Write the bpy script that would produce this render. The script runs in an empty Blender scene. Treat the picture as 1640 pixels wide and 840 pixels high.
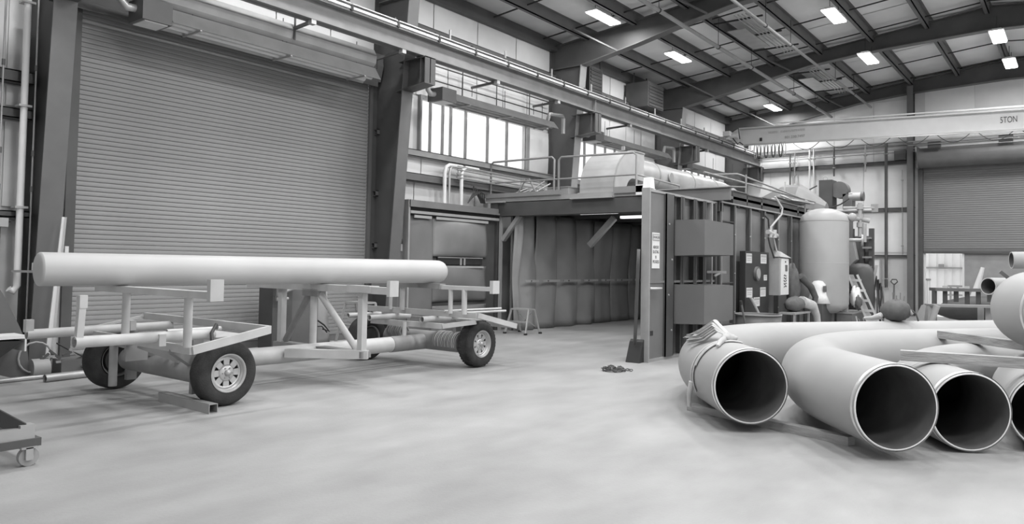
import bpy, math, random
from mathutils import Vector, Matrix
random.seed(7)
PI = math.pi
S = bpy.context.scene
COL = S.collection

# ------------------------------------------------------------------ camera
cam_d = bpy.data.cameras.new('camera'); cam = bpy.data.objects.new('camera', cam_d); COL.objects.link(cam)
S.camera = cam
right = Vector((0.60799971, -0.79375831, 0.01685501))
down = Vector((0.03766955, 0.00763522, -0.99926108))
fwd = Vector((0.7930431, 0.60818537, 0.03454273))
M3 = Matrix((right, -down, -fwd)).transposed()
cam.matrix_world = Matrix.Translation((0, 0, 1.6)) @ M3.to_4x4()
cam_d.sensor_width = 36.0
cam_d.lens = 1200 / 1640 * 36.0
cam_d.shift_y = -37 / 1640
cam_d.clip_start = 0.05; cam_d.clip_end = 300

# ------------------------------------------------------------------ world, exposure
S.view_settings.view_transform = 'Standard'
S.view_settings.look = 'None'
S.view_settings.gamma = 1.0
S.view_settings.use_curve_mapping = False
S.view_settings.exposure = -0.42
w = bpy.data.worlds.new('sky'); S.world = w; w.use_nodes = True
bg = w.node_tree.nodes['Background']
bg.inputs[0].default_value = (1, 1, 1, 1); bg.inputs[1].default_value = 1.85
HIGH_BAY_WATTS = 95.0

# ------------------------------------------------------------------ materials (all neutral: the photograph is black and white)
def mat(name, v, rough=0.6, metal=0.0, var=0.12, scale=3.0, stretch=(1, 1, 1), bump=0.0, bscale=None, spec=0.4, stain=0.0, coord='Object'):
    m = bpy.data.materials.new(name); m.use_nodes = True
    nt = m.node_tree; N = nt.nodes; L = nt.links
    b = N['Principled BSDF']
    b.inputs['Roughness'].default_value = rough; b.inputs['Metallic'].default_value = metal
    b.inputs['Specular IOR Level'].default_value = spec
    tc = N.new('ShaderNodeTexCoord'); mp = N.new('ShaderNodeMapping'); mp.inputs['Scale'].default_value = stretch
    L.new(tc.outputs[coord], mp.inputs[0])
    n = N.new('ShaderNodeTexNoise'); n.inputs['Scale'].default_value = scale; n.inputs['Detail'].default_value = 6
    L.new(mp.outputs[0], n.inputs['Vector'])
    r = N.new('ShaderNodeMapRange')
    r.inputs['From Min'].default_value = 0.3; r.inputs['From Max'].default_value = 0.7
    r.inputs['To Min'].default_value = v * (1 - var); r.inputs['To Max'].default_value = v * (1 + var)
    L.new(n.outputs['Fac'], r.inputs['Value'])
    out = r.outputs[0]
    if stain:
        n2 = N.new('ShaderNodeTexNoise'); n2.inputs['Scale'].default_value = scale * 0.23; n2.inputs['Detail'].default_value = 3
        L.new(mp.outputs[0], n2.inputs['Vector'])
        r2 = N.new('ShaderNodeMapRange'); r2.inputs['From Min'].default_value = 0.35; r2.inputs['From Max'].default_value = 0.6
        r2.inputs['To Min'].default_value = 1 - stain; r2.inputs['To Max'].default_value = 1.0
        L.new(n2.outputs['Fac'], r2.inputs['Value'])
        mu = N.new('ShaderNodeMath'); mu.operation = 'MULTIPLY'; L.new(out, mu.inputs[0]); L.new(r2.outputs[0], mu.inputs[1]); out = mu.outputs[0]
    cc = N.new('ShaderNodeCombineColor')
    for i in range(3): L.new(out, cc.inputs[i])
    L.new(cc.outputs[0], b.inputs['Base Color'])
    if bump:
        bn = N.new('ShaderNodeBump'); bn.inputs['Strength'].default_value = bump; bn.inputs['Distance'].default_value = 0.02
        n3 = N.new('ShaderNodeTexNoise'); n3.inputs['Scale'].default_value = bscale or scale * 4; n3.inputs['Detail'].default_value = 4
        L.new(mp.outputs[0], n3.inputs['Vector']); L.new(n3.outputs['Fac'], bn.inputs['Height']); L.new(bn.outputs[0], b.inputs['Normal'])
    return m
def emis(name, s):
    m = bpy.data.materials.new(name); m.use_nodes = True
    b = m.node_tree.nodes['Principled BSDF']; b.inputs['Base Color'].default_value = (.9, .9, .9, 1)
    b.inputs['Emission Color'].default_value = (1, 1, 1, 1); b.inputs['Emission Strength'].default_value = s
    return m
FLOOR = mat('concrete', .335, .5, var=.13, scale=1.1, stretch=(1, 1.8, 1), bump=.12, bscale=30, stain=.16, spec=.35)
WALL = mat('white_insulation_facing', .82, .55, var=.06, scale=1.2, bump=.6, bscale=2.2, stain=.12)
WALLLOW = mat('white_liner_panel', .64, .5, var=.07, scale=1.5, bump=.3, bscale=3, stain=.1)
ROOFM = mat('roof_insulation', .74, .6, var=.09, scale=.8, bump=.5, bscale=1.5, stain=.1)
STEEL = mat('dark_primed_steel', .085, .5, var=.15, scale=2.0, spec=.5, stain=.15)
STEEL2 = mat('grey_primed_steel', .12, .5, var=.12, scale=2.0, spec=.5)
PURL = mat('purlin_steel', .14, .55, var=.1)
BEAM = mat('runway_beam_steel', .20, .45, var=.14, scale=2.5, spec=.5)
SLAT = mat('shutter_slat', .25, .45, var=.06, scale=1.5, stretch=(.5, 1, 3), spec=.4)
SLATDK = mat('shutter_housing_steel', .16, .5, var=.1)
BLACK = mat('black_paint', .03, .5, var=.2)
RUBBER = mat('tyre_rubber', .045, .85, var=.25, scale=8, bump=.3, bscale=60, spec=.2)
PAINTLT = mat('light_grey_trailer_paint', .50, .45, var=.10, scale=4, stain=.12)
PAINTMD = mat('mid_grey_trailer_paint', .26, .5, var=.12, scale=4, stain=.2)
PIPE = mat('blasted_steel_pipe', .46, .5, var=.05, scale=1.6, stain=.06, spec=.4)
PIPEIN = mat('shaded_bore_steel', .13, .7, var=.2, scale=3, spec=.2)  # same pipe steel, colour darkened to stand in for shade in the bore
RIMM = mat('ground_bevel_steel', .78, .3, metal=.6, var=.08, scale=10)
ELB = mat('blasted_elbow_steel', .36, .55, var=.06, scale=1.3, stain=.10, spec=.3)
BOOTH = mat('booth_plate_steel', .17, .45, var=.12, scale=1.5, stain=.15, spec=.5)
BOOTHDK = mat('booth_frame_steel', .075, .5, var=.15, scale=2)
BOOTHLT = mat('booth_edge_angle', .30, .45, var=.1, scale=3)
CURT = mat('rubber_curtain', .26, .5, var=.12, scale=1.5, stain=.25, spec=.45)
BATTEN = mat('aluminium_batten', .33, .45, var=.1)
DUCT = mat('galvanised_sheet', .52, .35, metal=.35, var=.12, scale=2, spec=.5)
GALV = mat('galvanised_tube', .40, .4, metal=.4, var=.1)
RAILM = mat('grey_handrail_paint', .24, .45, var=.08)
WHITE = mat('white_paint', .72, .5, var=.05)
CRANE = mat('crane_girder_paint', .66, .45, var=.04, stain=.04)
TANKM = mat('pressure_tank_paint', .40, .45, var=.05, scale=2, stain=.12, spec=.4)
ALU = mat('aluminium', .55, .35, metal=.5, var=.08)
WOOD = mat('weathered_timber', .34, .8, var=.25, scale=3, stretch=(1, 1, 6), bump=.4, stain=.2)
CLOTH = mat('canvas_cloth', .45, .9, var=.15, scale=6, bump=.5, bscale=10)
CLOTHDK = mat('dark_cloth', .11, .9, var=.2, scale=6, bump=.6, bscale=8)
RAG = mat('white_rag', .8, .9, var=.06, bump=.4)
STICK = mat('sticker_face', .62, .5, var=.05)
INK = mat('dark_ink', .05, .6, var=.05)
INKLT = mat('faded_ink', .36, .6, var=.05)
HOSE = mat('hose_rubber', .05, .5, var=.1)
HOSELT = mat('pale_hose', .42, .5, var=.1)
GROUND = mat('outside_concrete', .85, .7, var=.06)
MUD = mat('mid_grey_sheet', .30, .5, var=.1)
LAMP = emis('lamp_diffuser', 9.0)
BOOTHLAMP = emis('booth_lamp_diffuser', 2.2)
def glassmat():
    m = bpy.data.materials.new('frosted_pane'); m.use_nodes = True
    nt = m.node_tree; nt.nodes.clear()
    o = nt.nodes.new('ShaderNodeOutputMaterial'); mx = nt.nodes.new('ShaderNodeMixShader'); t = nt.nodes.new('ShaderNodeBsdfTransparent'); g = nt.nodes.new('ShaderNodeBsdfGlossy')
    g.inputs['Roughness'].default_value = .15; t.inputs[0].default_value = (.96, .96, .96, 1); mx.inputs[0].default_value = .06
    nt.links.new(t.outputs[0], mx.inputs[1]); nt.links.new(g.outputs[0], mx.inputs[2]); nt.links.new(mx.outputs[0], o.inputs[0])
    return m
GLASS = glassmat()

# ------------------------------------------------------------------ mesh builder
def V(*a): return Vector(a)
def frame_of(d):
    d = d.normalized(); a = V(0, 0, 1) if abs(d.z) < .95 else V(1, 0, 0)
    u = d.cross(a).normalized(); return u, u.cross(d).normalized()   # u sideways, v up
class MB:
    def __init__(s): s.v = []; s.f = []; s.sm = []
    def add(s, vs, fs, smooth=False):
        k = len(s.v); s.v += [tuple(p) for p in vs]
        for f in fs: s.f.append(tuple(i + k for i in f)); s.sm.append(smooth)
        return s
    def box(s, x0, x1, y0, y1, z0, z1, rz=0, c=None):
        vs = [V(x, y, z) for x in (x0, x1) for y in (y0, y1) for z in (z0, z1)]
        if rz:
            c = c or V((x0 + x1) / 2, (y0 + y1) / 2, 0); R = Matrix.Rotation(rz, 3, 'Z')
            vs = [R @ (p - c) + c for p in vs]
        return s.add(vs, [(0, 1, 3, 2), (4, 6, 7, 5), (0, 4, 5, 1), (2, 3, 7, 6), (0, 2, 6, 4), (1, 5, 7, 3)])
    def bar(s, p0, p1, w, h, roll=0):
        p0, p1 = V(*p0), V(*p1); u, v = frame_of(p1 - p0)
        if roll:
            R = Matrix.Rotation(roll, 3, (p1 - p0).normalized()); u = R @ u; v = R @ v
        vs = [p + u * (a * w / 2) + v * (b * h / 2) for p in (p0, p1) for a in (-1, 1) for b in (-1, 1)]
        return s.add(vs, [(0, 1, 3, 2), (4, 6, 7, 5), (0, 4, 5, 1), (2, 3, 7, 6), (0, 2, 6, 4), (1, 5, 7, 3)])
    def cyl(s, p0, p1, r, r1=None, n=16, caps=True):
        p0, p1 = V(*p0), V(*p1); r1 = r if r1 is None else r1; u, v = frame_of(p1 - p0)
        vs = []
        for p, q in ((p0, r), (p1, r1)):
            for i in range(n):
                a = 2 * PI * i / n; vs.append(p + u * (q * math.cos(a)) + v * (q * math.sin(a)))
        s.add(vs, [(i, (i + 1) % n, n + (i + 1) % n, n + i) for i in range(n)], True)
        if caps: s.add(vs[:n], [tuple(range(n))[::-1]]); s.add(vs[n:], [tuple(range(n))])
        return s
    def sweep(s, pts, r, n=10, caps=True, closed=False, smooth=True, prof=None):
        pts = [V(*p) for p in pts]; m = len(pts); vs = []; u = None
        for i, p in enumerate(pts):
            a = pts[(i - 1) % m] if (i or closed) else pts[0]; b = pts[(i + 1) % m] if (i < m - 1 or closed) else pts[-1]
            d = (b - a).normalized()
            if u is None: u, _ = frame_of(d)
            u = (u - d * u.dot(d)).normalized(); v = u.cross(d)
            rr = r[i] if isinstance(r, (list, tuple)) else r
            for k in range(n):
                t = 2 * PI * k / n
                ca, sa = (math.cos(t), math.sin(t)) if prof is None else prof[k]
                vs.append(p + u * (rr * ca) + v * (rr * sa))
        fs = []
        for i in range(m if closed else m - 1):
            j = (i + 1) % m
            for k in range(n): fs.append((i * n + k, i * n + (k + 1) % n, j * n + (k + 1) % n, j * n + k))
        s.add(vs, fs, smooth)
        if caps and not closed: s.add(vs[:n], [tuple(range(n))[::-1]]); s.add(vs[-n:], [tuple(range(n))])
        return s
    def lathe(s, prof, c, axis='z', n=32, close=False):
        c = V(*c); vs = []
        for (r, h) in prof:
            for i in range(n):
                a = 2 * PI * i / n; x, y = r * math.cos(a), r * math.sin(a)
                p = V(x, y, h) if axis == 'z' else (V(x, h, y) if axis == 'y' else V(h, x, y))
                vs.append(c + p)
        m = len(prof)
        s.add(vs, [(i * n + k, i * n + (k + 1) % n, ((i + 1) % m) * n + (k + 1) % n, ((i + 1) % m) * n + k) for i in range(m if close else m - 1) for k in range(n)], True)
        return s
    def prism(s, poly, d):
        n = len(poly); poly = [V(*p) for p in poly]; d = V(*d)
        s.add(poly + [p + d for p in poly], [tuple(range(n)), tuple(range(2 * n - 1, n - 1, -1))] + [(i, n + i, n + (i + 1) % n, (i + 1) % n) for i in range(n)])
        return s
    def grid(s, fn, nu, nv, smooth=True, thick=None):
        vs = [fn(i / nu, j / nv) for i in range(nu + 1) for j in range(nv + 1)]; q = nv + 1
        fs = [(i * q + j, (i + 1) * q + j, (i + 1) * q + j + 1, i * q + j + 1) for i in range(nu) for j in range(nv)]
        s.add(vs, fs, smooth)
        if thick:
            t = V(*thick); s.add([V(*p) + t for p in vs], [f[::-1] for f in fs], smooth)
            k = len(s.v) - 2 * len(vs); m = len(vs)
            edge = [i * q for i in range(nu + 1)] + [nu * q + j for j in range(1, nv + 1)] + [i * q + nv for i in range(nu - 1, -1, -1)] + [j for j in range(nv - 1, 0, -1)]
            for a, b in zip(edge, edge[1:] + edge[:1]): s.f.append((k + a, k + b, k + m + b, k + m + a)); s.sm.append(False)
        return s
    def ibeam(s, p0, p1, w, h, t=.02):
        p0, p1 = V(*p0), V(*p1); u, v = frame_of(p1 - p0)
        s.bar(p0, p1, t, h); s.bar(p0 + v * (h - t) / 2, p1 + v * (h - t) / 2, w, t); s.bar(p0 - v * (h - t) / 2, p1 - v * (h - t) / 2, w, t)
        return s

OFF = {}
def empty(name, loc):
    o = bpy.data.objects.new(name, None); COL.objects.link(o); o.location = loc; o.empty_display_size = .2
    OFF[o] = V(*loc); return o
def thing(name, label, cat, loc=(0, 0, 0), group=None):
    o = empty(name, loc); o['label'] = label; o['category'] = cat
    if group: o['group'] = group
    return o
def obj(name, mb, m, parent=None, label=None, cat=None, group=None, kind=None, org=None):
    me = bpy.data.meshes.new(name)
    off = OFF[parent] if parent is not None and parent in OFF else V(0, 0, 0)
    if parent is None and org is not None: off = V(*org)
    me.from_pydata([tuple(V(*p) - off) for p in mb.v], [], mb.f)
    me.polygons.foreach_set('use_smooth', mb.sm); me.update()
    me.materials.append(m)
    o = bpy.data.objects.new(name, me); COL.objects.link(o)
    if parent is not None: o.parent = parent; OFF[o] = off
    else: o.location = off; OFF[o] = off
    if label: o['label'] = label
    if cat: o['category'] = cat
    if group: o['group'] = group
    if kind: o['kind'] = kind
    return o
def struct(name, mb, m): return obj(name, mb, m, kind='structure')
def inst(o, parent, d):
    c = o.copy(); COL.objects.link(c); c.parent = parent; c.location = o.location + V(*d); return c
def copy_tree(root, loc, label=None):
    kids = {}
    def cp(o, par):
        c = o.copy(); COL.objects.link(c)
        if par: c.parent = par
        for ch in list(o.children): cp(ch, c)
        return c
    r = cp(root, None); r.location = loc; OFF[r] = V(*loc)
    if label: r['label'] = label
    return r
def fix_normals():
    import bmesh
    for me in bpy.data.meshes:
        bm = bmesh.new(); bm.from_mesh(me)
        bmesh.ops.recalc_face_normals(bm, faces=bm.faces); bm.to_mesh(me); bm.free()
def text(name, s, size, m, parent, mat4, depth=.002, xs=1.0):
    cu = bpy.data.curves.new(name, 'FONT'); cu.body = s; cu.size = size; cu.extrude = depth; cu.align_x = 'CENTER'; cu.align_y = 'CENTER'
    t = bpy.data.objects.new(name, cu); COL.objects.link(t)
    me = bpy.data.meshes.new_from_object(t); bpy.data.objects.remove(t)
    off = OFF.get(parent, V(0, 0, 0))
    me.transform(Matrix.Translation(-off) @ mat4 @ Matrix.Diagonal((xs, 1, 1, 1)))
    me.materials.clear(); me.materials.append(m)
    o = bpy.data.objects.new(name, me); COL.objects.link(o); o.parent = parent; OFF[o] = off
    return o
def face_ny(x, y, z): return Matrix.Translation((x, y, z)) @ Matrix(((1, 0, 0, 0), (0, 0, -1, 0), (0, 1, 0, 0), (0, 0, 0, 1)))   # reads along +x, faces -y
def face_nx(x, y, z): return Matrix.Translation((x, y, z)) @ Matrix(((0, 0, -1, 0), (-1, 0, 0, 0), (0, 1, 0, 0), (0, 0, 0, 1)))  # reads along -y, faces -x

# ------------------------------------------------------------------ setting
WY = 11.9; EX = 30.4; X0 = -4.0; YR = -8.0; RID = 2.0
def zr(y): return 7.85 + .1 * ((WY - y) if y > RID else (y - YR) if False else (WY - RID) - (RID - y))
struct('floor', MB().box(X0 - 6, EX + .3, YR - 6, WY + .5, -.3, 0), FLOOR)
struct('trim_1', MB().box(EX + .3, 60, -25, 30, -.3, -.03), GROUND)
# roof: ceiling skin with separate insulated panels between the purlins
slope = MB()
for (ya, yb) in ((WY + .3, RID), (RID, YR)):
    slope.add([(X0, ya, zr(ya) + .14), (EX + .2, ya, zr(ya) + .14), (EX + .2, yb, zr(yb) + .14), (X0, yb, zr(yb) + .14),
               (X0, ya, zr(ya) + .2), (EX + .2, ya, zr(ya) + .2), (EX + .2, yb, zr(yb) + .2), (X0, yb, zr(yb) + .2)],
              [(0, 1, 2, 3), (7, 6, 5, 4), (0, 4, 5, 1), (2, 6, 7, 3), (1, 5, 6, 2), (3, 7, 4, 0)])
ceiling = struct('ceiling', slope, ROOFM)
PY = [10.75, 9.3, 7.85, 6.4, 4.95, 3.5, 2.05, .6, -.85, -2.3, -3.75, -5.2, -6.65]
for y in PY:
    z = zr(y) + .12
    obj('purlin', MB().box(X0, EX, y - .011, y + .011, z - .30, z).box(X0, EX, y - .011, y + .10, z - .30, z - .275).box(X0, EX, y - .085, y + .011, z - .02, z), PURL, ceiling)
edges = [WY + .2] + PY + [YR]
for ya, yb in zip(edges, edges[1:]):
    for k in range(8):
        xa = X0 + k * 4.34; xb = min(xa + 4.32, EX)
        ys, ye = ya - .03, yb + .03; za, zb = zr(ys) + .10, zr(ye) + .10
        m = MB().grid(lambda u, v: (xa + .01 + (xb - xa - .02) * u, ys + (ye - ys) * v, za + (zb - za) * v - .035 * math.sin(PI * v) * (math.sin(PI * u) ** .5)), 8, 4, True)
        obj('roof_panel', m, ROOFM, ceiling)
# thin strap rods running down the slope under the panels
for k in range(17):
    x = X0 + 1.1 + k * 2.17
    m = MB()
    for a, b in ((WY, RID), (RID, YR)): m.bar((x, a, zr(a) - .04), (x, b, zr(b) - .04), .03, .03)
    obj('sag_strap', m, BLACK, ceiling)
# eave strut
obj('eave_strut', MB().box(X0, EX, WY - .12, WY + .06, 7.62, 7.92), STEEL, ceiling)

# long wall (carries the big roll-up door and the window bands)
DX0, DX1, DZ = 4.82, 10.62, 5.42
wl = MB()
y0, y1 = WY + .1, WY + .22
def wbox(xa, xb, za, zb): wl.box(xa, xb, y0, y1, za, zb)
wins = [(12.1, 16.18, 4.12, 5.35), (18.5, 22.75, 4.12, 5.35), (25.0, 29.3, 4.12, 5.35)]
wbox(X0, DX0, 0, 7.9); wbox(DX0, DX1, DZ + .2, 7.9); wbox(DX1, EX + .2, 5.35, 7.9); wbox(DX1, EX + .2, 0, 4.12)
xa = DX1
for a in wins: wbox(xa, a[0], 4.12, 5.35); xa = a[1]
wbox(xa, EX + .2, 4.12, 5.35)
wall_left = struct('wall_left', wl, WALLLOW)
def liner(xa, xb, za, zb, n, bulge=.03, m=WALL, parent=wall_left):
    wdt = (xb - xa) / n
    for i in range(n):
        a, b = xa + wdt * i + .012, xa + wdt * (i + 1) - .012
        mb = MB().grid(lambda u, v: (a + (b - a) * u, WY + .09 - .02 - bulge * (math.sin(PI * u) ** .5) * (math.sin(PI * v) ** .5), za + (zb - za) * v), 8, 6, True)
        obj('liner_panel', mb, m, parent)
for i, (a, b) in enumerate(((4.45, 10.8), (10.8, 17.33), (17.33, 23.86), (23.86, 30.3))):
    if i: liner(a + .1, b - .1, 6.95, 7.68, 4)
    if i: liner(a + .1, b - .1, 5.42, 6.78, 6, .015)
    if i: liner(a + .1, b - .1, 3.62, 3.98, 5, .02)
    if i: liner(a + .1, b - .1, .02, 3.42, 6, .02, WALLLOW)
liner(10.68, 11.9, 4.15, 5.3, 2, .02); liner(16.3, 18.4, 4.15, 5.3, 2, .03); liner(22.85, 24.9, 4.15, 5.3, 2, .03)
liner(4.45, 10.8, 5.95, 7.6, 5, .02)
for za, zb in ((.02, 2.1), (2.3, 3.5), (3.72, 4.0), (4.2, 5.8), (6.0, 7.6)): liner(0.2, 4.85, za, zb, 5, .015, WALLLOW)
# girts: pressed rails across the wall
def girt(xa, xb, z, h, dep=.16, m=STEEL2, parent=wall_left, nm='girt'):
    mb = MB().box(xa, xb, WY - dep, WY + .07, z + h - .015, z + h).box(xa, xb, WY - dep, WY - dep + .012, z, z + h).box(xa, xb, WY - dep, WY + .07, z, z + .015)
    return obj(nm, mb, m, parent)
for a, b in ((10.85, 17.2), (17.45, 23.75), (24.0, 30.3)):
    girt(a, b, 3.97, .15, .14, MUD); girt(a, b, 3.42, .18, .12); girt(a, b, 6.78, .16, .16)
girt(0.2, 4.2, 2.14, .09, .2, STEEL); girt(0.2, 4.2, 3.52, .14, .14, STEEL); girt(0.2, 4.2, 4.02, .17, .14, STEEL); girt(.2, 4.2, 5.82, .17, .14, STEEL)
for z in (1.9, 3.0, 4.3): girt(10.72, 11.0, z, .12, .05, STEEL2)
obj('wall_base_angle', MB().box(10.72, EX, WY - .02, WY + .07, 0, .1), STEEL2, wall_left)

# window bands: frames, mullions and panes
for n, (xa, xb, za, zb) in enumerate(wins):
    fr = MB().box(xa - .05, xb + .05, WY + .0, WY + .12, zb, zb + .07).box(xa - .05, xb + .05, WY + .0, WY + .12, za - .07, za).box(xa - .05, xa, WY, WY + .12, za, zb).box(xb, xb + .05, WY, WY + .12, za, zb)
    wn = struct('window_%d' % (n + 1), fr, MUD)
    if n == 0: ms = [12.43, 12.85, 13.13, 13.67, 14.51, 15.3]
    else: ms = [xa + (xb - xa) * k / 7 for k in range(1, 7)]
    for x in ms: obj('mullion', MB().box(x - .018, x + .018, WY + .03, WY + .10, za, zb), MUD, wn)
    ee = [xa] + ms + [xb]
    for a, b in zip(ee, ee[1:]): obj('pane', MB().box(a + .03, b - .03, WY + .07, WY + .078, za, zb), GLASS, wn)

# roll-up doors: every slat a part
def rollup(name, axis, a0, a1, zlo, zhi, pos, pitch, m=SLAT):
    def bx(mb, u0, u1, n0, n1, z0, z1):   # u along the door, n = depth (positive away from the hall)
        if axis == 'x': return mb.box(u0, u1, pos + n0, pos + n1, z0, z1)
        return mb.box(pos + n0, pos + n1, u0, u1, z0, z1)
    d = struct(name, bx(MB(), a0 + .04, a1 - .04, -.02, .06, zlo, zlo + .12), SLATDK)
    n = int((zhi - zlo - .12) / pitch)
    # a slat: shallow curved channel
    pr = [(.010, pitch * .0), (-.008, pitch * .12), (-.009, pitch * .4), (-.006, pitch * .7), (-.002, pitch * .99)]; k = 4
    vs = []; fs = []
    for u in (a0 + .04, a1 - .04):
        for (dn, dz) in pr: vs.append((u, pos + dn, dz) if axis == 'x' else (pos + dn, u, dz))
        for (dn, dz) in reversed(pr): vs.append((u, pos + dn + .012, dz) if axis == 'x' else (pos + dn + .012, u, dz))
    q = 2 * (k + 1)
    fs = [(i, (i + 1) % q, q + (i + 1) % q, q + i) for i in range(q)] + [tuple(range(q)), tuple(range(2 * q - 1, q - 1, -1))]
    mb = MB().add([(p[0], p[1], p[2] + zlo + .12) for p in vs], fs)
    s0 = obj('slat', mb, m, d)
    for i in range(1, n): inst(s0, d, (0, 0, pitch * i))
    return d, bx
d1, bx = rollup('door_1', 'x', DX0, DX1, .02, DZ, WY + .1, .0725)
obj('guide_rail', bx(bx(MB(), DX0 - .02, DX0 + .05, -.08, -.02, 0, DZ + .1), DX0 - .10, DX0 - .02, -.10, .05, 0, DZ + .1), STEEL, d1)
obj('guide_rail', bx(MB(), DX1 - .05, DX1 + .03, -.08, -.02, 0, DZ), STEEL2, d1)
obj('coil_housing', MB().prism([(DX0 - .1, WY + .1, DZ + .55), (DX0 - .1, WY - .18, DZ + .55), (DX0 - .1, WY - .2, DZ + .3), (DX0 - .1, WY - .12, DZ - .02), (DX0 - .1, WY + .06, DZ - .04), (DX0 - .1, WY + .1, DZ - .04)], (DX1 - DX0 + .2, 0, 0)), SLATDK, d1)
obj('seal_strip', MB().box(DX0 - .1, DX1, WY - .15, WY - .13, DZ - .14, DZ - .02), STEEL2, d1)

# end wall
ED0, ED1, EDZ = 4.70, -1.6, 5.3
we = MB()
def ebox(ya, yb, za, zb): we.box(EX + .02, EX + .16, min(ya, yb), max(ya, yb), za, zb)
ebox(WY + .2, ED0, 0, 9.2); ebox(ED0, ED1, EDZ, 9.2); ebox(ED1, YR, 0, 9.2)
wall_back = struct('wall_back', we, WALLLOW)
def eliner(ya, yb, za, zb, n, bulge=.03, m=WALL):
    wdt = (yb - ya) / n
    for i in range(n):
        a, b = ya + wdt * i, ya + wdt * (i + 1); a, b = a - .01 * (1 if a > b else -1), b + .01 * (1 if a > b else -1)
        mb = MB().grid(lambda u, v: (EX + .01 - bulge * (math.sin(PI * u) ** .5) * (math.sin(PI * v) ** .5), a + (b - a) * u, za + (zb - za) * v), 8, 6, True)
        obj('liner_panel', mb, m, wall_back)
eliner(WY, 4.9, 2.3, 3.78, 4, .03, WALL); eliner(WY, 4.9, 3.94, 5.5, 4, .03); eliner(WY, 4.9, 5.68, 6.2, 5, .02); eliner(WY, 4.9, 6.4, 7.9, 5, .04)
eliner(4.6, -1.6, 6.4, 8.4, 4, .05); eliner(-1.7, YR, 2.0, 8.0, 4, .03)
eliner(WY, 4.9, .02, 2.1, 8, .02, WALLLOW)
for z, h, ya, yb in ((2.12, .07, 10, 4.9), (3.80, .13, 11.8, 4.9), (5.52, .14, 11.8, 4.9), (6.22, .12, 11.8, -1.6)):
    obj('girt', MB().box(EX - .14, EX + .0, yb, ya, z + h - .02, z + h).box(EX - .14, EX - .125, yb, ya, z, z + h), STEEL if z < 6 else MUD, wall_back)
d2, bx = rollup('door_2', 'y', ED1, ED0, 2.32, EDZ, EX + .05, .076, mat('far_shutter_slat', .20, .5, var=.06, scale=1.5, stretch=(1, .4, 3)))
obj('coil_housing', MB().cyl((EX - .3, ED0 + .05, EDZ + .36), (EX - .3, ED1, EDZ + .36), .36, n=28), SLATDK, d2)
obj('housing_bracket', MB().box(EX - .66, EX + .02, ED0 + .03, ED0 + .06, EDZ - .02, EDZ + .74), STEEL2, d2)
obj('header_plate', MB().box(EX + .0, EX + .12, ED1, ED0, EDZ - .1, EDZ + .3), SLATDK, d2)
obj('guide_rail', MB().box(EX - .12, EX + .04, ED0 - .05, ED0 + .1, 0, EDZ), STEEL, d2)
obj('bottom_bar', MB().box(EX - .02, EX + .1, ED1, ED0, 2.26, 2.34), STEEL, d2)
# half of the doorway below the shutter is blocked by a sheet screen
obj('opening_screen', MB().box(EX + .12, EX + .16, -1.6, 3.42, 0, 2.32), MUD, d2)
for y in (3.42, 4.62): obj('jamb_strip', MB().box(EX + .06, EX + .17, y - .03, y + .03, 0, 2.26), WHITE, d2)

# unseen side and rear walls with wide openings, added to limit the sky light
def openwall(name, axis, pos, a0, a1, o0, o1, oz, h):
    mb = MB()
    for (p, q, za, zb) in ((a0, o0, 0, h), (o0, o1, oz, h), (o1, a1, 0, h)):
        if axis == 'x': mb.box(p, q, pos - .15, pos, za, zb)
        else: mb.box(pos - .15, pos, p, q, za, zb)
    return struct(name, mb, WALLLOW)
openwall('wall_right', 'x', YR, X0, EX + .1, 1.0, 15.0, 5.4, 7.9)
openwall('wall_front', 'y', X0, YR, WY, -6.0, 4.0, 5.4, 8.8)

# neighbouring building seen through the doorway
nb = thing('neighbour_building', 'bright corrugated metal building across the yard, seen through the far doorway', 'building', (38, 4, 0))
mb = MB()
for i in range(60):
    y = -4 + i * .3; mb.box(38, 38.25, y, y + .16, -.03, 5.5)
mb.box(38.04, 38.3, -4, 14, -.03, 5.5); obj('corrugated_cladding', mb, mat('near_white_cladding', .92, .5, var=.03), nb)  # cladding has one even near-white base colour
obj('wall_rail', MB().box(37.9, 38.0, -2, 12, 1.75, 1.82), GALV, nb)
obj('wall_lamp', MB().box(37.85, 38, 5.0, 5.2, 1.78, 1.95), MUD, nb)
bench = thing('outdoor_rack', 'pale rack of short upright bars in the yard beyond the doorway', 'rack', (36, 4, 0))
mb = MB().box(35.9, 36.3, 2.6, 4.6, .98, 1.06).box(35.9, 36.3, 2.6, 4.6, .62, .68)
obj('rail', mb, GALV, bench)
for k in range(8): obj('upright', MB().box(35.95, 36.05, 2.65 + k * .26, 2.72 + k * .26, -.03, 1.0), GALV, bench)

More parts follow.
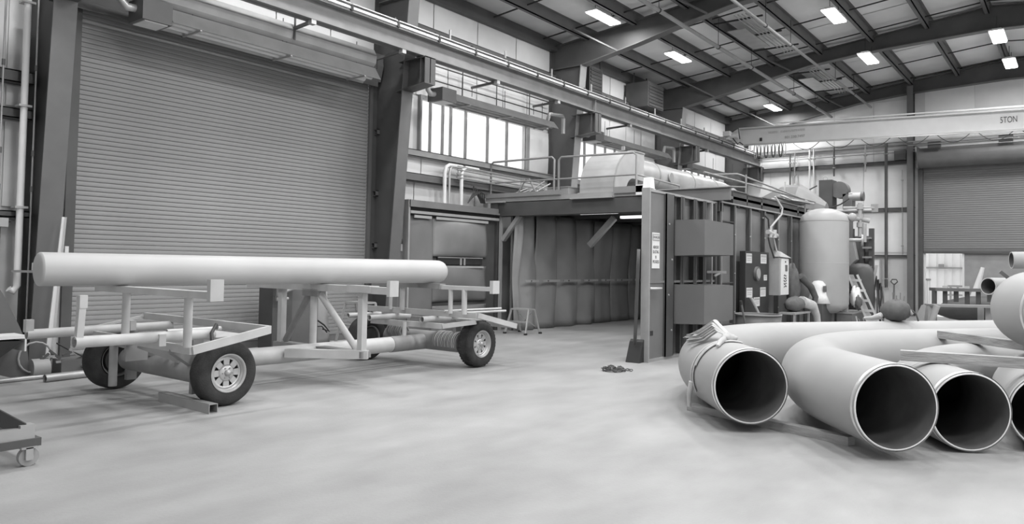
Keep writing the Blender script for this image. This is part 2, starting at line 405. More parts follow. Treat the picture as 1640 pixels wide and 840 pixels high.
# ------------------------------------------------------------------ steel frames
FX = [4.3, 10.8, 17.33, 23.86, 30.25]
flab = ['dark steel portal frame at the left edge, beside the big shutter door',
        'dark steel portal frame between the big shutter door and the window band',
        'steel portal frame just left of the duct cowl, rafter haunch nearest the left lamp',
        'steel portal frame behind the duct, rafter passing above the crane girder',
        'dark steel portal frame against the far end wall']
def zu(y):    # underside of rafter
    p = [(10.9, 7.1), (9.2, 7.42), (8.1, 7.66), (6.75, 7.92), (5.1, 8.08), (2.0, 8.2)]
    if y < 2: y = 4 - y
    if y >= 10.9: return 7.1
    for (ya, za), (yb, zb) in zip(p, p[1:]):
        if y >= yb: return zb + (za - zb) * (y - yb) / (ya - yb)
    return 8.2
for i, x in enumerate(FX):
    yi0, yi1 = 11.45, 10.9
    t = thing('portal_frame', flab[i], 'steel frame', (x, WY, 0), 'portal frames of the hall')
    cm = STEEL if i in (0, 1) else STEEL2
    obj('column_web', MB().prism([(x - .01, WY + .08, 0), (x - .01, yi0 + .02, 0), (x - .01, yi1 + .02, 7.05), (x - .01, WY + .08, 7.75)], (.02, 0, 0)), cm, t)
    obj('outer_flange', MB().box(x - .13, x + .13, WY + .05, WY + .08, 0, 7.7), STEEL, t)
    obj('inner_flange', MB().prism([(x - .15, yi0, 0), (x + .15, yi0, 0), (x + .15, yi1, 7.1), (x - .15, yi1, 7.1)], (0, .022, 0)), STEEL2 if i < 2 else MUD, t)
    ys = [10.9, 9.2, 8.1, 6.75, 5.1, 2.0, -1.1, -2.75, -4.1, -5.2, -6.9, -8.0]
    web = [(x - .012, WY, 7.1)] + [(x - .012, y, zu(y)) for y in ys] + [(x - .012, YR, zr(YR) - .0), (x - .012, RID, zr(RID)), (x - .012, WY, zr(WY) - .1)]
    obj('rafter_web', MB().prism(web, (.024, 0, 0)), STEEL, t)
    mb = MB()
    for a, b in zip(ys, ys[1:]): mb.bar((x, a, zu(a)), (x, b, zu(b)), .26, .022)
    obj('rafter_bottom_flange', mb, STEEL2, t)
    mb = MB().bar((x, WY, zr(WY) - .12), (x, RID, zr(RID)), .26, .022).bar((x, RID, zr(RID)), (x, YR, zr(YR)), .26, .022)
    obj('rafter_top_flange', mb, STEEL, t)
    obj('knee_stiffener', MB().bar((x, 10.92, 7.1), (x, 11.85, 7.1), .24, .02).bar((x, 10.9, 7.12), (x, 10.9, zr(10.9) - .05), .24, .02), STEEL2, t)
    for (ya, za, yb, zb) in ((9.8, zu(9.8), 10.6, zr(10.7) - .1), (7.3, zu(7.3), 7.8, zr(7.85) - .08)):
        obj('flange_brace', MB().bar((x + .1, ya, za), (x + .9, yb + .1, zb - .02), .04, .04).bar((x - .1, ya, za), (x - .9, yb + .1, zb - .02), .04, .04), STEEL2, t)
    # crane bracket
    br = MB().prism([(x - .012, 11.25, 5.12), (x - .012, 10.42, 5.22), (x - .012, 10.42, 5.74), (x - .012, 11.15, 5.74)], (.024, 0, 0))
    br.box(x - .15, x + .15, 10.42, 11.2, 5.72, 5.742).bar((x, 11.25, 5.12), (x, 10.42, 5.21), .3, .022).box(x - .15, x + .15, 10.42, 10.44, 5.2, 5.74).box(x - .14, x + .14, 10.55, 10.57, 5.22, 5.74)
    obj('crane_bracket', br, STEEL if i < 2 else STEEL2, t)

# cross runs of pipe under the rafters
def pipe_run(name, lab, y, z, r, x0, m, hang):
    t = thing(name, lab, 'pipe', (x0, y, z), 'sprinkler mains under the roof')
    obj('main_pipe', MB().cyl((x0, y, z), (EX - .2, y, z), r, n=12), m, t)
    for x in hang: obj('hanger_rod', MB().cyl((x, y, z), (x, y, zr(y)), .008, n=6).cyl((x - .02, y, z), (x + .02, y, z), r + .012, n=12), BLACK, t)
pipe_run('sprinkler_main', 'thick grey sprinkler main running under the rafters, nearer the window wall', 7.75, 7.5, .05, 6, MUD, [12.5, 15.5, 19, 21.5, 25.5, 28])
pipe_run('sprinkler_main', 'thinner grey sprinkler main under the rafters, to the right of the thick one', 6.35, 7.72, .04, 8, MUD, [14.5, 18.6, 20.6, 25.2, 27.6])
for k, (xa, xb) in enumerate(((18.3, 22.3), (24.6, 28.6))):
    t = thing('cable_tray', ['bundle of parallel conduits under the roof, nearer of the two above the crane girder', 'bundle of parallel conduits under the roof, farther of the two above the crane girder'][k], 'conduit', (xa, 7.2, 8.1), 'roof conduit bundles')
    for j in range(4): obj('conduit', MB().cyl((xa, 6.75 + j * .1, 8.02), (xb, 6.75 + j * .1, 8.02), .014, n=6), GALV, t)
    for j in range(3): obj('cross_rail', MB().box(xa + .5 + j * 1.5, xa + .54 + j * 1.5, 6.5, 7.8, 8.05, 8.09), BLACK, t)
    obj('junction_plate', MB().box(xa + 1.2, xa + 3.2, 7.2, 7.7, 8.03, 8.05), GALV, t)

# ------------------------------------------------------------------ high-bay lamps
lamps = {(16.15, 9.6): 'bright high-bay lamp nearest the left, hung ahead of the duct-side haunch', (20.5, 9.6): 'bright high-bay lamp under the roof above the dark unit heaters', (29.0, 9.6): 'small bright high-bay lamp just above the crane girder',
         (19.7, 5.0): 'bright high-bay lamp high up in the middle bay of the roof, beyond the conduit bundle', (22.85, 4.87): 'bright high-bay lamp over the middle of the crane girder', (23.0, 1.78): 'bright high-bay lamp at the right edge, nearer of the two',
         (27.2, 1.8): 'bright high-bay lamp at the right edge, farther of the two'}
extra = [(x, y) for y in (5.0, 1.8) for x in (3.5, 7.5, 11.5, 15.5)] + [(x, y) for y in (-2.2, -5.5) for x in (3.0, 8, 14, 20, 26.5)] + [(3.5, 9.4), (8.0, 9.4), (12.0, 9.0)]
src = None
for k, (x, y) in enumerate(list(lamps) + extra):
    z = {4.87: 7.72, 1.78: 7.85}.get(y, 7.95 if y > 8 else 8.1)
    lab = lamps.get((x, y), 'high-bay lamp out of view of the photograph')
    if src is None:
        t = thing('high_bay_lamp', lab, 'lamp', (x, y, z), 'high-bay lamps'); src = t
        obj('housing', MB().prism([(x - .52, y - .1, z), (x + .52, y - .1, z), (x + .62, y - .17, z - .07), (x - .62, y - .17, z - .07)], (0, .2, 0)).box(x - .62, x + .62, y - .17, y + .17, z - .08, z - .05), WHITE, t)
        obj('diffuser', MB().box(x - .6, x + .6, y - .15, y + .15, z - .11, z - .085), LAMP, t)
        obj('hanger', MB().cyl((x - .4, y, z), (x - .4, y, z + .35), .008, n=6).cyl((x + .4, y, z), (x + .4, y, z + .35), .008, n=6), BLACK, t)
    else:
        t = copy_tree(src, (x, y, z), lab)
        OFF[t] = V(x, y, z)
    ld = bpy.data.lights.new('lamp_light', 'AREA'); ld.shape = 'RECTANGLE'; ld.size = 1.2; ld.size_y = .3; ld.energy = HIGH_BAY_WATTS
    lo = bpy.data.objects.new('lamp_light', ld); COL.objects.link(lo); lo.parent = t; lo.location = (0, 0, -.13)

# ------------------------------------------------------------------ crane runway and bridge
t = thing('crane_runway_beam', 'long grey steel crane runway beam carried on brackets along the window wall', 'beam', (X0, 10.6, 5.74))
RA = 5.76; RT = 6.14
obj('bottom_flange', MB().box(X0, EX + .1, 10.49, 10.71, RA, RA + .025), BEAM, t)
obj('web', MB().box(X0, EX + .1, 10.59, 10.61, RA, RT), BEAM, t)
obj('top_flange', MB().box(X0, EX + .1, 10.46, 10.74, RT - .03, RT), BEAM, t)
obj('stiffener', MB().box(17.3, 17.33, 10.5, 10.7, RA, RT), BEAM, t)
rl = obj('crane_rail', MB().box(X0, EX, 10.565, 10.635, RT, RT + .09), GALV, t)
t = thing('conductor_bar', 'bright conductor bar clamped along the top of the crane runway beam', 'conductor', (X0, 10.44, 6.2))
for k in range(23):
    x = 4.2 + k * 1.15
    obj('bar_section', MB().box(x, x + 1.1, 10.44, 10.47, 6.15, 6.20).box(x, x + 1.1, 10.44, 10.60, 6.24, 6.26).box(x, x + 1.1, 10.585, 10.6, 6.16, 6.31), ALU, t)
    obj('joint_clamp', MB().box(x - .05, x, 10.425, 10.48, 6.12, 6.23).box(x - .03, x + .01, 10.54, 10.6, 6.24, 6.34), BLACK, t)
for k in range(10):
    x = 11.6 + k * 1.9; obj('support_post', MB().box(x, x + .035, 10.64, 10.67, 6.14, 6.55), GALV, t)
# long service pipes beyond the beam
t = thing('wall_pipe_pair', 'pair of long dark pipes running behind and above the runway beam', 'pipe', (4.5, 11.5, 6.5))
for z, r in ((6.62, .045), (6.5, .03)): obj('pipe', MB().cyl((4.5, 11.6, z), (EX - .5, 11.6, z), r, n=10), STEEL, t)
# small brackets reaching from the beam to the heaters
for k, x in enumerate((8.0, 10.15, 13.1, 15.55, 19.3, 24.9)):
    lab = ['dark arm bolted under the runway beam above the big shutter door, with a loose cable', 'short dark arm under the runway beam at the top corner of the big shutter door', 'arm bolted under the runway beam, left end of the first window heater', 'arm bolted under the runway beam, right end of the first window heater', 'arm bolted under the runway beam above the duct cowl', 'arm bolted under the runway beam over the farthest heater'][k]
    t = thing('heater_arm', lab, 'bracket', (x, 10.7, 5.74), 'arms holding the tube heaters')
    obj('arm', MB().bar((x, 10.6, 5.73), (x + .05, 11.35, 5.71), .05, .05), STEEL2, t)
    obj('bolt', MB().box(x - .05, x + .05, 10.5, 10.6, 5.68, 5.78), GALV, t)
    obj('chain', MB().cyl((x + .05, 11.33, 5.7), (x + .05, 11.33, 5.5), .008, n=6), BLACK, t)

# radiant tube heaters
hl = ['long tube heater with a bright reflector above the big shutter door', 'long tube heater hanging in front of the first window band', 'tube heater hanging behind the duct cowl, in front of the second window band', 'farthest tube heater, above the big round duct']
for k, (xa, xb, yh, zt) in enumerate(((5.3, 9.95, 11.2, 5.43), (11.75, 16.2, 11.2, 5.38), (18.1, 23.0, 11.2, 5.42), (24.2, 29.4, 11.2, 5.32))):
    t = thing('tube_heater', hl[k], 'heater', (xa, yh, zt), 'radiant tube heaters')
    hw, dp = (.27, .25) if k == 0 else (.26, .2)
    obj('reflector_hood', MB().prism([(xa + .45, yh - .1, zt), (xa + .45, yh + .1, zt), (xa + .45, yh + hw, zt - dp), (xa + .45, yh + hw - .02, zt - dp), (xa + .45, yh + .09, zt - .02), (xa + .45, yh - .09, zt - .02), (xa + .45, yh - hw + .02, zt - dp), (xa + .45, yh - hw, zt - dp)], (xb - xa - .45, 0, 0)), GALV if k == 0 else MUD, t)
    obj('emitter_tube', MB().cyl((xa + .3, yh - .1, zt - dp + .05), (xb - .1, yh - .1, zt - dp + .05), .05, n=12).cyl((xa + .3, yh + .1, zt - dp + .05), (xb - .1, yh + .1, zt - dp + .05), .05, n=12), WHITE if k == 0 else GALV, t)  # first heater's tubes are white to imitate reflected daylight
    obj('burner_box', MB().box(xa, xa + .45, yh - .24, yh + .2, zt - dp - .05, zt + .03), STEEL2, t)
    obj('burner_window', MB().box(xa + .05, xa + .4, yh - .2, yh + .16, zt - dp - .065, zt - dp - .05), WHITE, t)
    for j in range(3):
        x = xa + .9 + j * (xb - xa - 1.3) / 2
        obj('tube_hanger', MB().bar((x, yh - hw, zt - dp - .01), (x, yh + hw, zt - dp - .01), .03, .02), GALV, t)
        obj('hanging_chain', MB().cyl((x, yh, zt), (x, yh, zt + .45), .008, n=6), BLACK, t)
    obj('flue_elbow', MB().sweep([(xa + .1, yh, zt - .1), (xa - .12, yh, zt - .12), (xa - .2, yh, zt - .05), (xa - .2, yh, zt + .35)], .06, n=12), ALU, t)
    if k in (1, 2): obj('end_flue', MB().sweep([(xb - .15, yh, zt), (xb - .1, yh - .02, zt + .2), (xb + .4, yh - .1, zt + .22), (xb + .45, yh - .1, zt + .15), (xb + .45, yh - .1, zt - .25)], .055, n=10), GALV, t)
# duct-like bright sheet shielding over the first heater (pale long member)
t = thing('heat_shield', 'long pale sheet shield above the tube heater over the big shutter door', 'shield', (4.6, 11.1, 5.7))
obj('sheet', MB().prism([(4.6, 11.3, 5.84), (4.6, 11.14, 5.80), (4.6, 11.06, 5.66), (4.6, 11.08, 5.52), (4.6, 11.14, 5.46), (4.6, 11.155, 5.465), (4.6, 11.10, 5.53), (4.6, 11.08, 5.66), (4.6, 11.155, 5.79), (4.6, 11.3, 5.825)], (5.35, 0, 0)), GALV, t)
obj('hanging_strap', MB().box(8.0, 8.03, 11.04, 11.06, 5.5, 6.6), STEEL2, t)

# crane bridge
BX = 27.3
t = thing('crane_bridge', 'pale bridge crane girder spanning the far end of the hall, marked 5TON', 'crane', (BX, 10.3, 6.2))
def by(y, z): return z - .030 * (10.3 - y)
g = MB()
for (n0, n1, za, zb) in ((-.02, .02, 6.24, 6.82), (-.2, .2, 6.80, 6.84), (-.2, .2, 6.22, 6.25)):
    vs = []
    for y in (10.25, -7.5):
        for xx, z in ((n0, za), (n1, za), (n1, zb), (n0, zb)): vs.append((BX + xx, y, by(y, z)))
    g.add(vs, [(0, 1, 2, 3), (7, 6, 5, 4), (0, 4, 5, 1), (1, 5, 6, 2), (2, 6, 7, 3), (3, 7, 4, 0)])
obj('girder', g, CRANE, t)
obj('top_rail', MB().bar((BX - .1, 9.0, by(9, 6.93)), (BX - .1, -7.5, by(-7.5, 6.93)), .04, .04), WHITE, t)
obj('girder_end_cap', MB().prism([(BX - .2, 10.25, 6.22), (BX - .2, 10.55, 6.35), (BX - .2, 10.6, 6.6), (BX - .2, 10.25, 6.84)], (.4, 0, 0)), CRANE, t)
obj('end_truck', MB().box(BX - .9, BX + 1.0, 10.5, 10.72, 6.24, 6.44), MUD, t)
for dx in (-.7, .8): obj('truck_wheel', MB().cyl((BX + dx, 10.52, 6.32), (BX + dx, 10.7, 6.32), .1, n=20), STEEL, t)
mt = obj('drive_motor', MB().cyl((BX - .55, 10.45, 6.5), (BX - .55, 10.15, 6.5), .09, n=16).box(BX - .75, BX - .35, 10.4, 10.55, 6.35, 6.65).box(BX - .95, BX - .75, 10.3, 10.55, 6.45, 6.62), CRANE, t)
obj('motor_cables', MB().sweep([(BX - .6, 10.3, 6.4), (BX - .4, 10.2, 6.2), (BX - .2, 10.2, 6.3), (BX - .2, 10.0, 6.15)], .02, n=8).sweep([(BX - .7, 10.35, 6.6), (BX - .6, 10.1, 6.75), (BX - .3, 10.15, 6.4)], .018, n=8), BLACK, t)
# festoon cable: bunched at the end, then draped in loops
fest = obj('festoon_track', MB().bar((BX - .35, 10.0, by(10, 6.16)), (BX - .35, -7, by(-7, 6.16)), .04, .05), GALV, t)
for k in range(9):
    y = 9.55 - k * .13
    obj('bunched_loop', MB().sweep([(BX - .35, y + .05 * math.cos(a) * 1.0, 5.88 - .27 * math.sin(a) * 1.0) for a in [i * 2 * PI / 14 for i in range(14)]], .017, n=6, closed=True), BLACK if k % 2 else HOSELT, t)
for k in range(8):
    ya = 8.2 - k * 1.12; yb = ya - .9
    obj('draped_loop', MB().sweep([(BX - .35, ya + (yb - ya) * s, by(ya, 6.13) - .26 * math.sin(PI * s)) for s in [i / 12 for i in range(13)]], .012, n=6), HOSE, t)
text('lettering', '5TON', .27, INK, t, face_nx(BX - .03, 1.85, by(2.0, 6.54)), .004, .62)
text('lettering', '801.230.7497', .13, INKLT, t, face_nx(BX - .03, 8.25, by(8.2, 6.42)), .004)
obj('faded_lettering', MB().box(BX - .032, BX - .02, 8.85, 9.2, 6.55, 6.63).box(BX - .032, BX - .02, 7.9, 8.75, 6.55, 6.62), mat('worn_sticker', .5, .6, var=.2, scale=20), t)
obj('bridge_bolt', MB().box(BX - .06, BX - .02, 9.42, 9.5, 6.3, 6.42), BLACK, t)
obj('hook_block', MB().box(BX - .1, BX + .1, -3.2, -2.8, 5.4, 5.8).cyl((BX, -3, 5.8), (BX, -3, 6.1), .02, n=8), STEEL2, t)

# dark unit heaters high on the wall, between frames three and four
for k, (xa, xb, lab) in enumerate(((18.75, 19.5, 'dark louvred wall unit high above the duct cowl'), (21.4, 22.5, 'big dark box heater hanging beside the farther haunch'))):
    t = thing('unit_heater', lab, 'heater', (xa, 11.2, 6.6), 'box units high on the window wall')
    yb0 = 11.6 if k == 0 else 11.05
    obj('casing', MB().box(xa, xb, yb0, 11.85, 6.75, 7.55), STEEL, t)
    for j in range(7): obj('louvre', MB().box(xa + .06, xb - .06, yb0 - .02, yb0, 6.78 + j * .105, 6.85 + j * .105), BLACK if k == 0 else STEEL, t)
    obj('hanger', MB().box(xa + .1, xa + .13, 11.6, 11.63, 7.5, 7.9).box(xb - .13, xb - .1, 11.6, 11.63, 7.5, 7.9), STEEL, t)

# conduits, pipes and rods on the long wall
t = thing('conduit_grid', 'thin conduits crossing the bright wall above the first window band', 'conduit', (11, 11.8, 5.4))
for z in (6.12, 5.78): obj('horizontal_conduit', MB().cyl((10.95, 11.78, z), (17.0, 11.78, z), .016, n=6), STEEL, t)
for x in (11.3, 12.2, 13.3, 14.6, 16.0): obj('vertical_conduit', MB().cyl((x, 11.76, 5.38), (x, 11.76, 6.8), .015 if x != 11.3 else .03, n=6), STEEL, t)
t = thing('pipe_drop', 'pair of bent pale pipes on the wall behind the open left booth door', 'pipe', (12.8, 11.7, 2))
for x, r in ((12.62, .045), (12.78, .03), (13.2, .045)): obj('riser', MB().sweep([(x, 11.65, .3), (x, 11.65, 3.7), (x + .04, 11.65, 3.82), (x + .15, 11.65, 3.88), (x + .6, 11.65, 3.88)], r, n=10), WHITE if r > .04 else GALV, t)
for z in (3.88, 3.8, 3.7, 3.62): obj('branch_pipe', MB().cyl((13.0, 11.62, z), (16.6, 11.62, z - .06), .018, n=8), MUD, t)
# left edge wall fittings
t = thing('white_downpipe', 'thick white pipe standing on the wall at the left edge', 'pipe', (4.0, 11.6, 1.2))
obj('riser', MB().sweep([(3.93, 11.6, 1.16), (3.98, 11.6, 1.12), (4.03, 11.6, 1.2), (4.03, 11.6, 7.6)], .045, n=12), WHITE, t)
for z in (2.26, 3.66, 5.1): obj('clip', MB().box(3.95, 4.11, 11.54, 11.7, z, z + .03), GALV, t)
for k, (x, za, lab) in enumerate(((3.78, 2.3, 'thin conduit left of the thick white pipe'), (4.18, .2, 'thin conduit right of the thick white pipe'))):
    t = thing('wall_conduit', lab + ' at the left edge', 'conduit', (x, 11.6, za), 'thin conduits at the left edge')
    obj('tube', MB().cyl((x, 11.65, za), (x, 11.65, 7.6), .013, n=6), GALV, t)
    for z in (2.5, 3.0, 4.2): obj('coupling', MB().cyl((x, 11.65, z), (x, 11.65, z + .08), .022, n=8), STEEL2, t)
t = thing('socket_box', 'small pale socket box on the wall left of the pipe end', 'box', (4.5, 11.6, 1.5))
obj('box', MB().box(4.02, 4.14, 11.0, 11.1, 1.42, 1.52), WHITE, t); obj('mounting_arm', MB().bar((3.97, 11.6, 1.4), (4.1, 11.05, 1.4), .03, .03), GALV, t)
t = thing('wall_junction_box', 'small grey junction box under the wall rail at the left edge', 'box', (3.8, 11.6, 2.0))
obj('box', MB().box(3.72, 3.9, 11.6, 11.75, 2.0, 2.12), GALV, t)
obj('cable_gland', MB().cyl((3.70, 11.66, 2.06), (3.66, 11.66, 2.06), .02, n=8).cyl((3.9, 11.66, 2.08), (3.94, 11.66, 2.08), .02, n=8), BLACK, t)
t = thing('white_corner_strip', 'tall white metal strip leaning at the left side of the shutter door', 'strip', (4.2, 11.05, 0))
obj('strip', MB().prism([(4.19, 11.05, 0), (4.25, 11.05, 0), (4.40, 11.1, 2.15), (4.37, 11.1, 2.15)], (0, .02, 0)), WHITE, t)
obj('fold', MB().prism([(4.25, 11.05, 0), (4.265, 11.0, 0), (4.41, 11.05, 2.15), (4.40, 11.1, 2.15)], (0, .012, 0)), WHITE, t)
t = thing('door_side_pipe', 'thin pale conduit standing right of the shutter door, with a short stub', 'conduit', (11.0, 11.7, 0))
obj('tube', MB().cyl((10.98, 11.55, .1), (10.92, 11.6, 3.5), .018, n=8), GALV, t)
t = thing('door_latch_post', 'small pale post with bolts at the left foot rail of the shutter door', 'fitting', (4.9, 11.7, 1.7))
obj('post', MB().box(4.66, 4.71, 11.70, 11.74, 1.5, 1.76), WHITE, t)

# pipes, conduits and rods on the end wall
for k, (y, r, z0, z1, m, lab) in enumerate(((9.3, .03, 3.4, 6.2, STEEL, 'dark thin upright left of the crane loops'), (9.12, .025, 5.0, 6.2, GALV, 'short pale upright beside the dark one, far wall'), (8.55, .035, 2.4, 6.3, WHITE, 'thick pale riser on the far wall behind the fan unit'),
        (8.4, .03, 2.4, 6.3, WHITE, 'thin pale riser right beside the thick one'), (7.65, .03, 5.2, 6.3, STEEL, 'dark short upright on the far wall right of the risers'), (6.54, .03, 5.3, 6.3, GALV, 'pale short upright hanging to the upper far-wall rail'), (5.83, .055, 1.0, 6.3, STEEL, 'long dark square post on the far wall left of the end door'), (5.3, .012, 2.2, 5.3, GALV, 'thinnest wire conduit beside the end door column'))):
    t = thing('wall_riser', lab, 'pipe', (EX - .25, y, z0), 'risers on the far end wall')
    obj('tube', MB().cyl((EX - .22, y, z0), (EX - .22, y, z1), r, n=8), m, t)
    for z in (z0 + .3, z1 - .4): obj('clip', MB().box(EX - .27, EX - .15, y - r - .02, y + r + .02, z, z + .04), GALV, t)
t = thing('end_wall_conduit', 'long horizontal conduit runs under the crane girder on the far wall', 'conduit', (EX - .2, 6, 6))
for z in (6.05, 5.95): obj('conduit', MB().cyl((EX - .2, 11.0, z), (EX - .2, 4.9, z), .02, n=6), GALV, t)
obj('conduit', MB().cyl((EX - .8, 5.0, 6.22), (EX - .8, -3, 6.22), .02, n=6).cyl((EX - .8, 5.0, 6.08), (EX - .8, -3, 6.08), .016, n=6), GALV, t)
t = thing('end_column', 'tall dark steel column left of the far shutter door', 'column', (EX - .4, 5.0, 0))
obj('web', MB().box(EX - .45, EX - .1, 4.99, 5.01, 0, 8.3), STEEL, t)
obj('near_flange', MB().box(EX - .47, EX - .45, 4.9, 5.1, 0, 8.3), STEEL2, t); obj('far_flange', MB().box(EX - .1, EX - .08, 4.9, 5.1, 0, 8.3), STEEL, t)
for k, (y, z, lab) in enumerate(((5.35, 5.78, 'dark box bolted left of the end door column'), (4.2, 6.05, 'small dark box on top of the far shutter housing, beside the column'), (2.1, 6.12, 'small dark box on top of the far shutter housing, by the right edge'))):
    t = thing('junction_box', lab, 'box', (EX - .4, y, z), 'junction boxes near the far door')
    obj('box', MB().box(EX - .75 if k else EX - .3, EX - .6 if k else EX - .1, y - .2, y + .2, z - .12, z + .12 if k else z + .22), STEEL2, t)
    obj('lid', MB().box(EX - .77 if k else EX - .32, EX - .75 if k else EX - .3, y - .18, y + .18, z - .1, z + .1), STEEL, t)
t = thing('pale_cabinet', 'tall pale cabinet against the far wall behind the shovel', 'cabinet', (EX - .5, 6.3, 0))
obj('body', MB().box(EX - .5, EX - .1, 6.0, 6.55, .6, 2.0), WALLLOW, t); obj('door', MB().box(EX - .52, EX - .5, 6.02, 6.28, .65, 1.95), WHITE, t); obj('side_channel', MB().box(EX - .55, EX - .5, 6.5, 6.58, .6, 2.0), MUD, t)

# ------------------------------------------------------------------ blasting booth
BX0, BX1, BYL, BYR, BZ = 14.4, 21.5, 11.45, 5.9, 3.05
booth = thing('blasting_booth', 'large dark steel blasting booth with an open front and rubber curtains inside', 'booth', (BX0, 8.7, 0))
obj('left_wall', MB().box(BX0 + .1, BX1, 11.10, 11.16, 0, BZ), BOOTH, booth)
obj('rear_wall', MB().box(BX1, BX1 + .08, BYR, 11.16, 0, BZ), BOOTH, booth)
obj('roof_plate', MB().box(BX0, BX1, BYR - .05, 11.16, BZ, BZ + .06).box(BX0, 16.9, 11.16, BYL + .2, BZ, BZ + .06), BOOTH, booth)
obj('front_header', MB().box(BX0 - .05, BX0 + .15, 7.2, BYL + .12, 2.80, BZ + .06).box(BX0 - .12, BX0 + .2, 7.2, BYL + .1, 2.78, 2.81), BOOTHDK, booth)
obj('front_header_end', MB().box(BX0 - .05, BX0 + .15, BYR - .1, 7.2, 2.74, BZ + .06), BOOTHDK, booth)
obj('front_post', MB().box(BX0 - .1, BX0 + .12, BYL - .02, BYL + .2, 0, BZ + .05), BOOTHDK, booth)
obj('post_edge', MB().box(BX0 - .06, BX0 + .0, BYL - .12, BYL - .05, 0, 2.8), BOOTHLT, booth)
obj('corner_brace', MB().bar((BX0 + .02, BYL - .12, 2.2), (BX0 + .02, BYL - .62, 2.79), .12, .1), BOOTHLT, booth)
obj('corner_brace', MB().bar((16.2, 9.95, 2.12), (16.2, 9.25, 2.80), .12, .14), BOOTHLT, booth)
for k, x in enumerate((15.6, 16.9, 18.6, 20.2)): obj('roof_beam', MB().box(x, x + .12, BYR, 11.1, 2.86, BZ), BOOTHDK, booth)
# lamps inside the booth roof
for k, (x, y) in enumerate(((14.75, 8.9), (16.4, 8.7), (18.3, 9.0))):
    bl = obj('booth_lamp', MB().box(x, x + .14, y - .5, y + .5, 2.80, 2.86), BOOTHLAMP, booth)
    ld = bpy.data.lights.new('booth_light', 'AREA'); ld.shape = 'RECTANGLE'; ld.size = .2; ld.size_y = 1.0; ld.energy = 22
    lo = bpy.data.objects.new('booth_light', ld); COL.objects.link(lo); lo.parent = booth; lo.location = V(x + .07, y, 2.78) - OFF[booth]
# side wall: inner plate, outer panels and flanged ribs
RX = [14.4, 15.15, 16.05, 16.98, 17.92, 18.9, 19.9, 20.9, 21.5]
obj('side_frame', MB().box(BX0, BX1, BYR, BYR + .04, 0, 2.9), BOOTHDK, booth)
for k, (a, b) in enumerate(zip(RX, RX[1:])):
    obj('side_panel', MB().box(a + .09, b - .03, BYR - .02, BYR + .005, .05, 2.88), BOOTH, booth)
    obj('side_rib', MB().box(a, a + .07, BYR - .08, BYR, 0, 2.93).box(a - .01, a + .08, BYR - .10, BYR - .08, 0, 2.93), BOOTHDK, booth)
    obj('rib_edge', MB().box(a + .06, a + .085, BYR - .105, BYR - .08, 0, 2.93), BOOTHLT, booth)
    for z in (.7, 1.5, 2.3): obj('bolt', MB().cyl((a + .03, BYR - .10, z), (a + .03, BYR - .115, z), .014, n=8), ALU, booth)
obj('top_angle', MB().box(BX0, BX1, BYR - .12, BYR - .08, 2.92, 2.95), BOOTHLT, booth)
for z in (2.55, 2.3, 2.05, 1.3, 1.1, .45): obj('ledge', MB().box(14.5, 15.1, BYR - .10, BYR - .02, z, z + .02), BOOTHDK, booth)
# stepped header plates above the side wall
obj('upper_plate', MB().box(14.25, 14.32, 5.55, 7.4, 2.95, 3.2), BOOTH, booth)
obj('upper_shelf', MB().prism([(14.2, 5.5, 3.2), (14.2, 7.4, 3.2), (15.0, 7.4, 3.26), (15.0, 5.5, 3.26)], (0, 0, .02)), BOOTHLT, booth)
for k, (a, b, z) in enumerate(((15.2, 16.0, 3.22), (16.05, 16.9, 3.2), (17.0, 18.2, 3.22), (18.3, 19.6, 3.22), (19.7, 21.2, 3.2))):
    obj('step_box', MB().box(a, b, BYR - .05, BYR + .6, 2.96, z), BOOTHDK, booth); obj('step_cap', MB().box(a - .01, b + .01, BYR - .08, BYR + .6, z, z + .02), BOOTH, booth)
# curtains along the left wall, with their clamping battens
CX = [14.45, 14.62, 15.34, 16.29, 17.29, 18.2, 19.11, 20.2, 21.21]
rnd = random.Random(3)
for k, (a, b) in enumerate(zip(CX, CX[1:])):
    sd = rnd.random() * 6
    def fn(u, v, a=a, b=b, sd=sd):
        z = 2.86 * v; t = abs(v - .42)
        pinch = .05 + .09 * min(1, t * 2.4)
        y = 11.02 - pinch * math.sin(PI * u) ** 1.0 - .035 * math.sin(u * 9 + sd) * min(1, t * 3) + .10 * (u > .97) + .05 * math.sin(sd + 5 * v) * u
        return (a - .03 + (b - a + .09) * u + .03 * math.sin(6 * v + sd), y - .002, z + .01)
    obj('curtain', MB().grid(fn, 14, 16, True, (0, .012, 0)), CURT, booth)
    if k: obj('curtain_batten', MB().bar((a + .08, 10.83, 1.21), (b - .1, 10.83, 1.21), .02, .055), BATTEN, booth)
    if k: obj('curtain_bolt', MB().cyl((a + .3, 10.84, 1.21), (a + .3, 10.80, 1.21), .015, n=6), INK, booth)
obj('curtain_rail', MB().box(14.42, 21.4, 11.0, 11.06, 2.84, 2.9), BOOTHDK, booth)
for k in range(6):
    ya, yb = 10.9 - k * .84, 10.1 - k * .84
    def fn(u, v, ya=ya, yb=yb, k=k):
        return (21.35 - .1 * math.sin(PI * u) - .03 * math.sin(8 * u + k), ya + (yb - ya) * u, .01 + 2.85 * v)
    obj('curtain', MB().grid(fn, 12, 10, True, (.012, 0, 0)), CURT, booth)
    obj('curtain_batten', MB().bar((21.2, ya - .1, 1.21), (21.2, yb + .1, 1.21), .02, .05), BATTEN, booth)

def leaf(name, lab, y, side, base):
    t = thing(name, lab, 'door', base, 'open doors of the blasting booth')
    return t
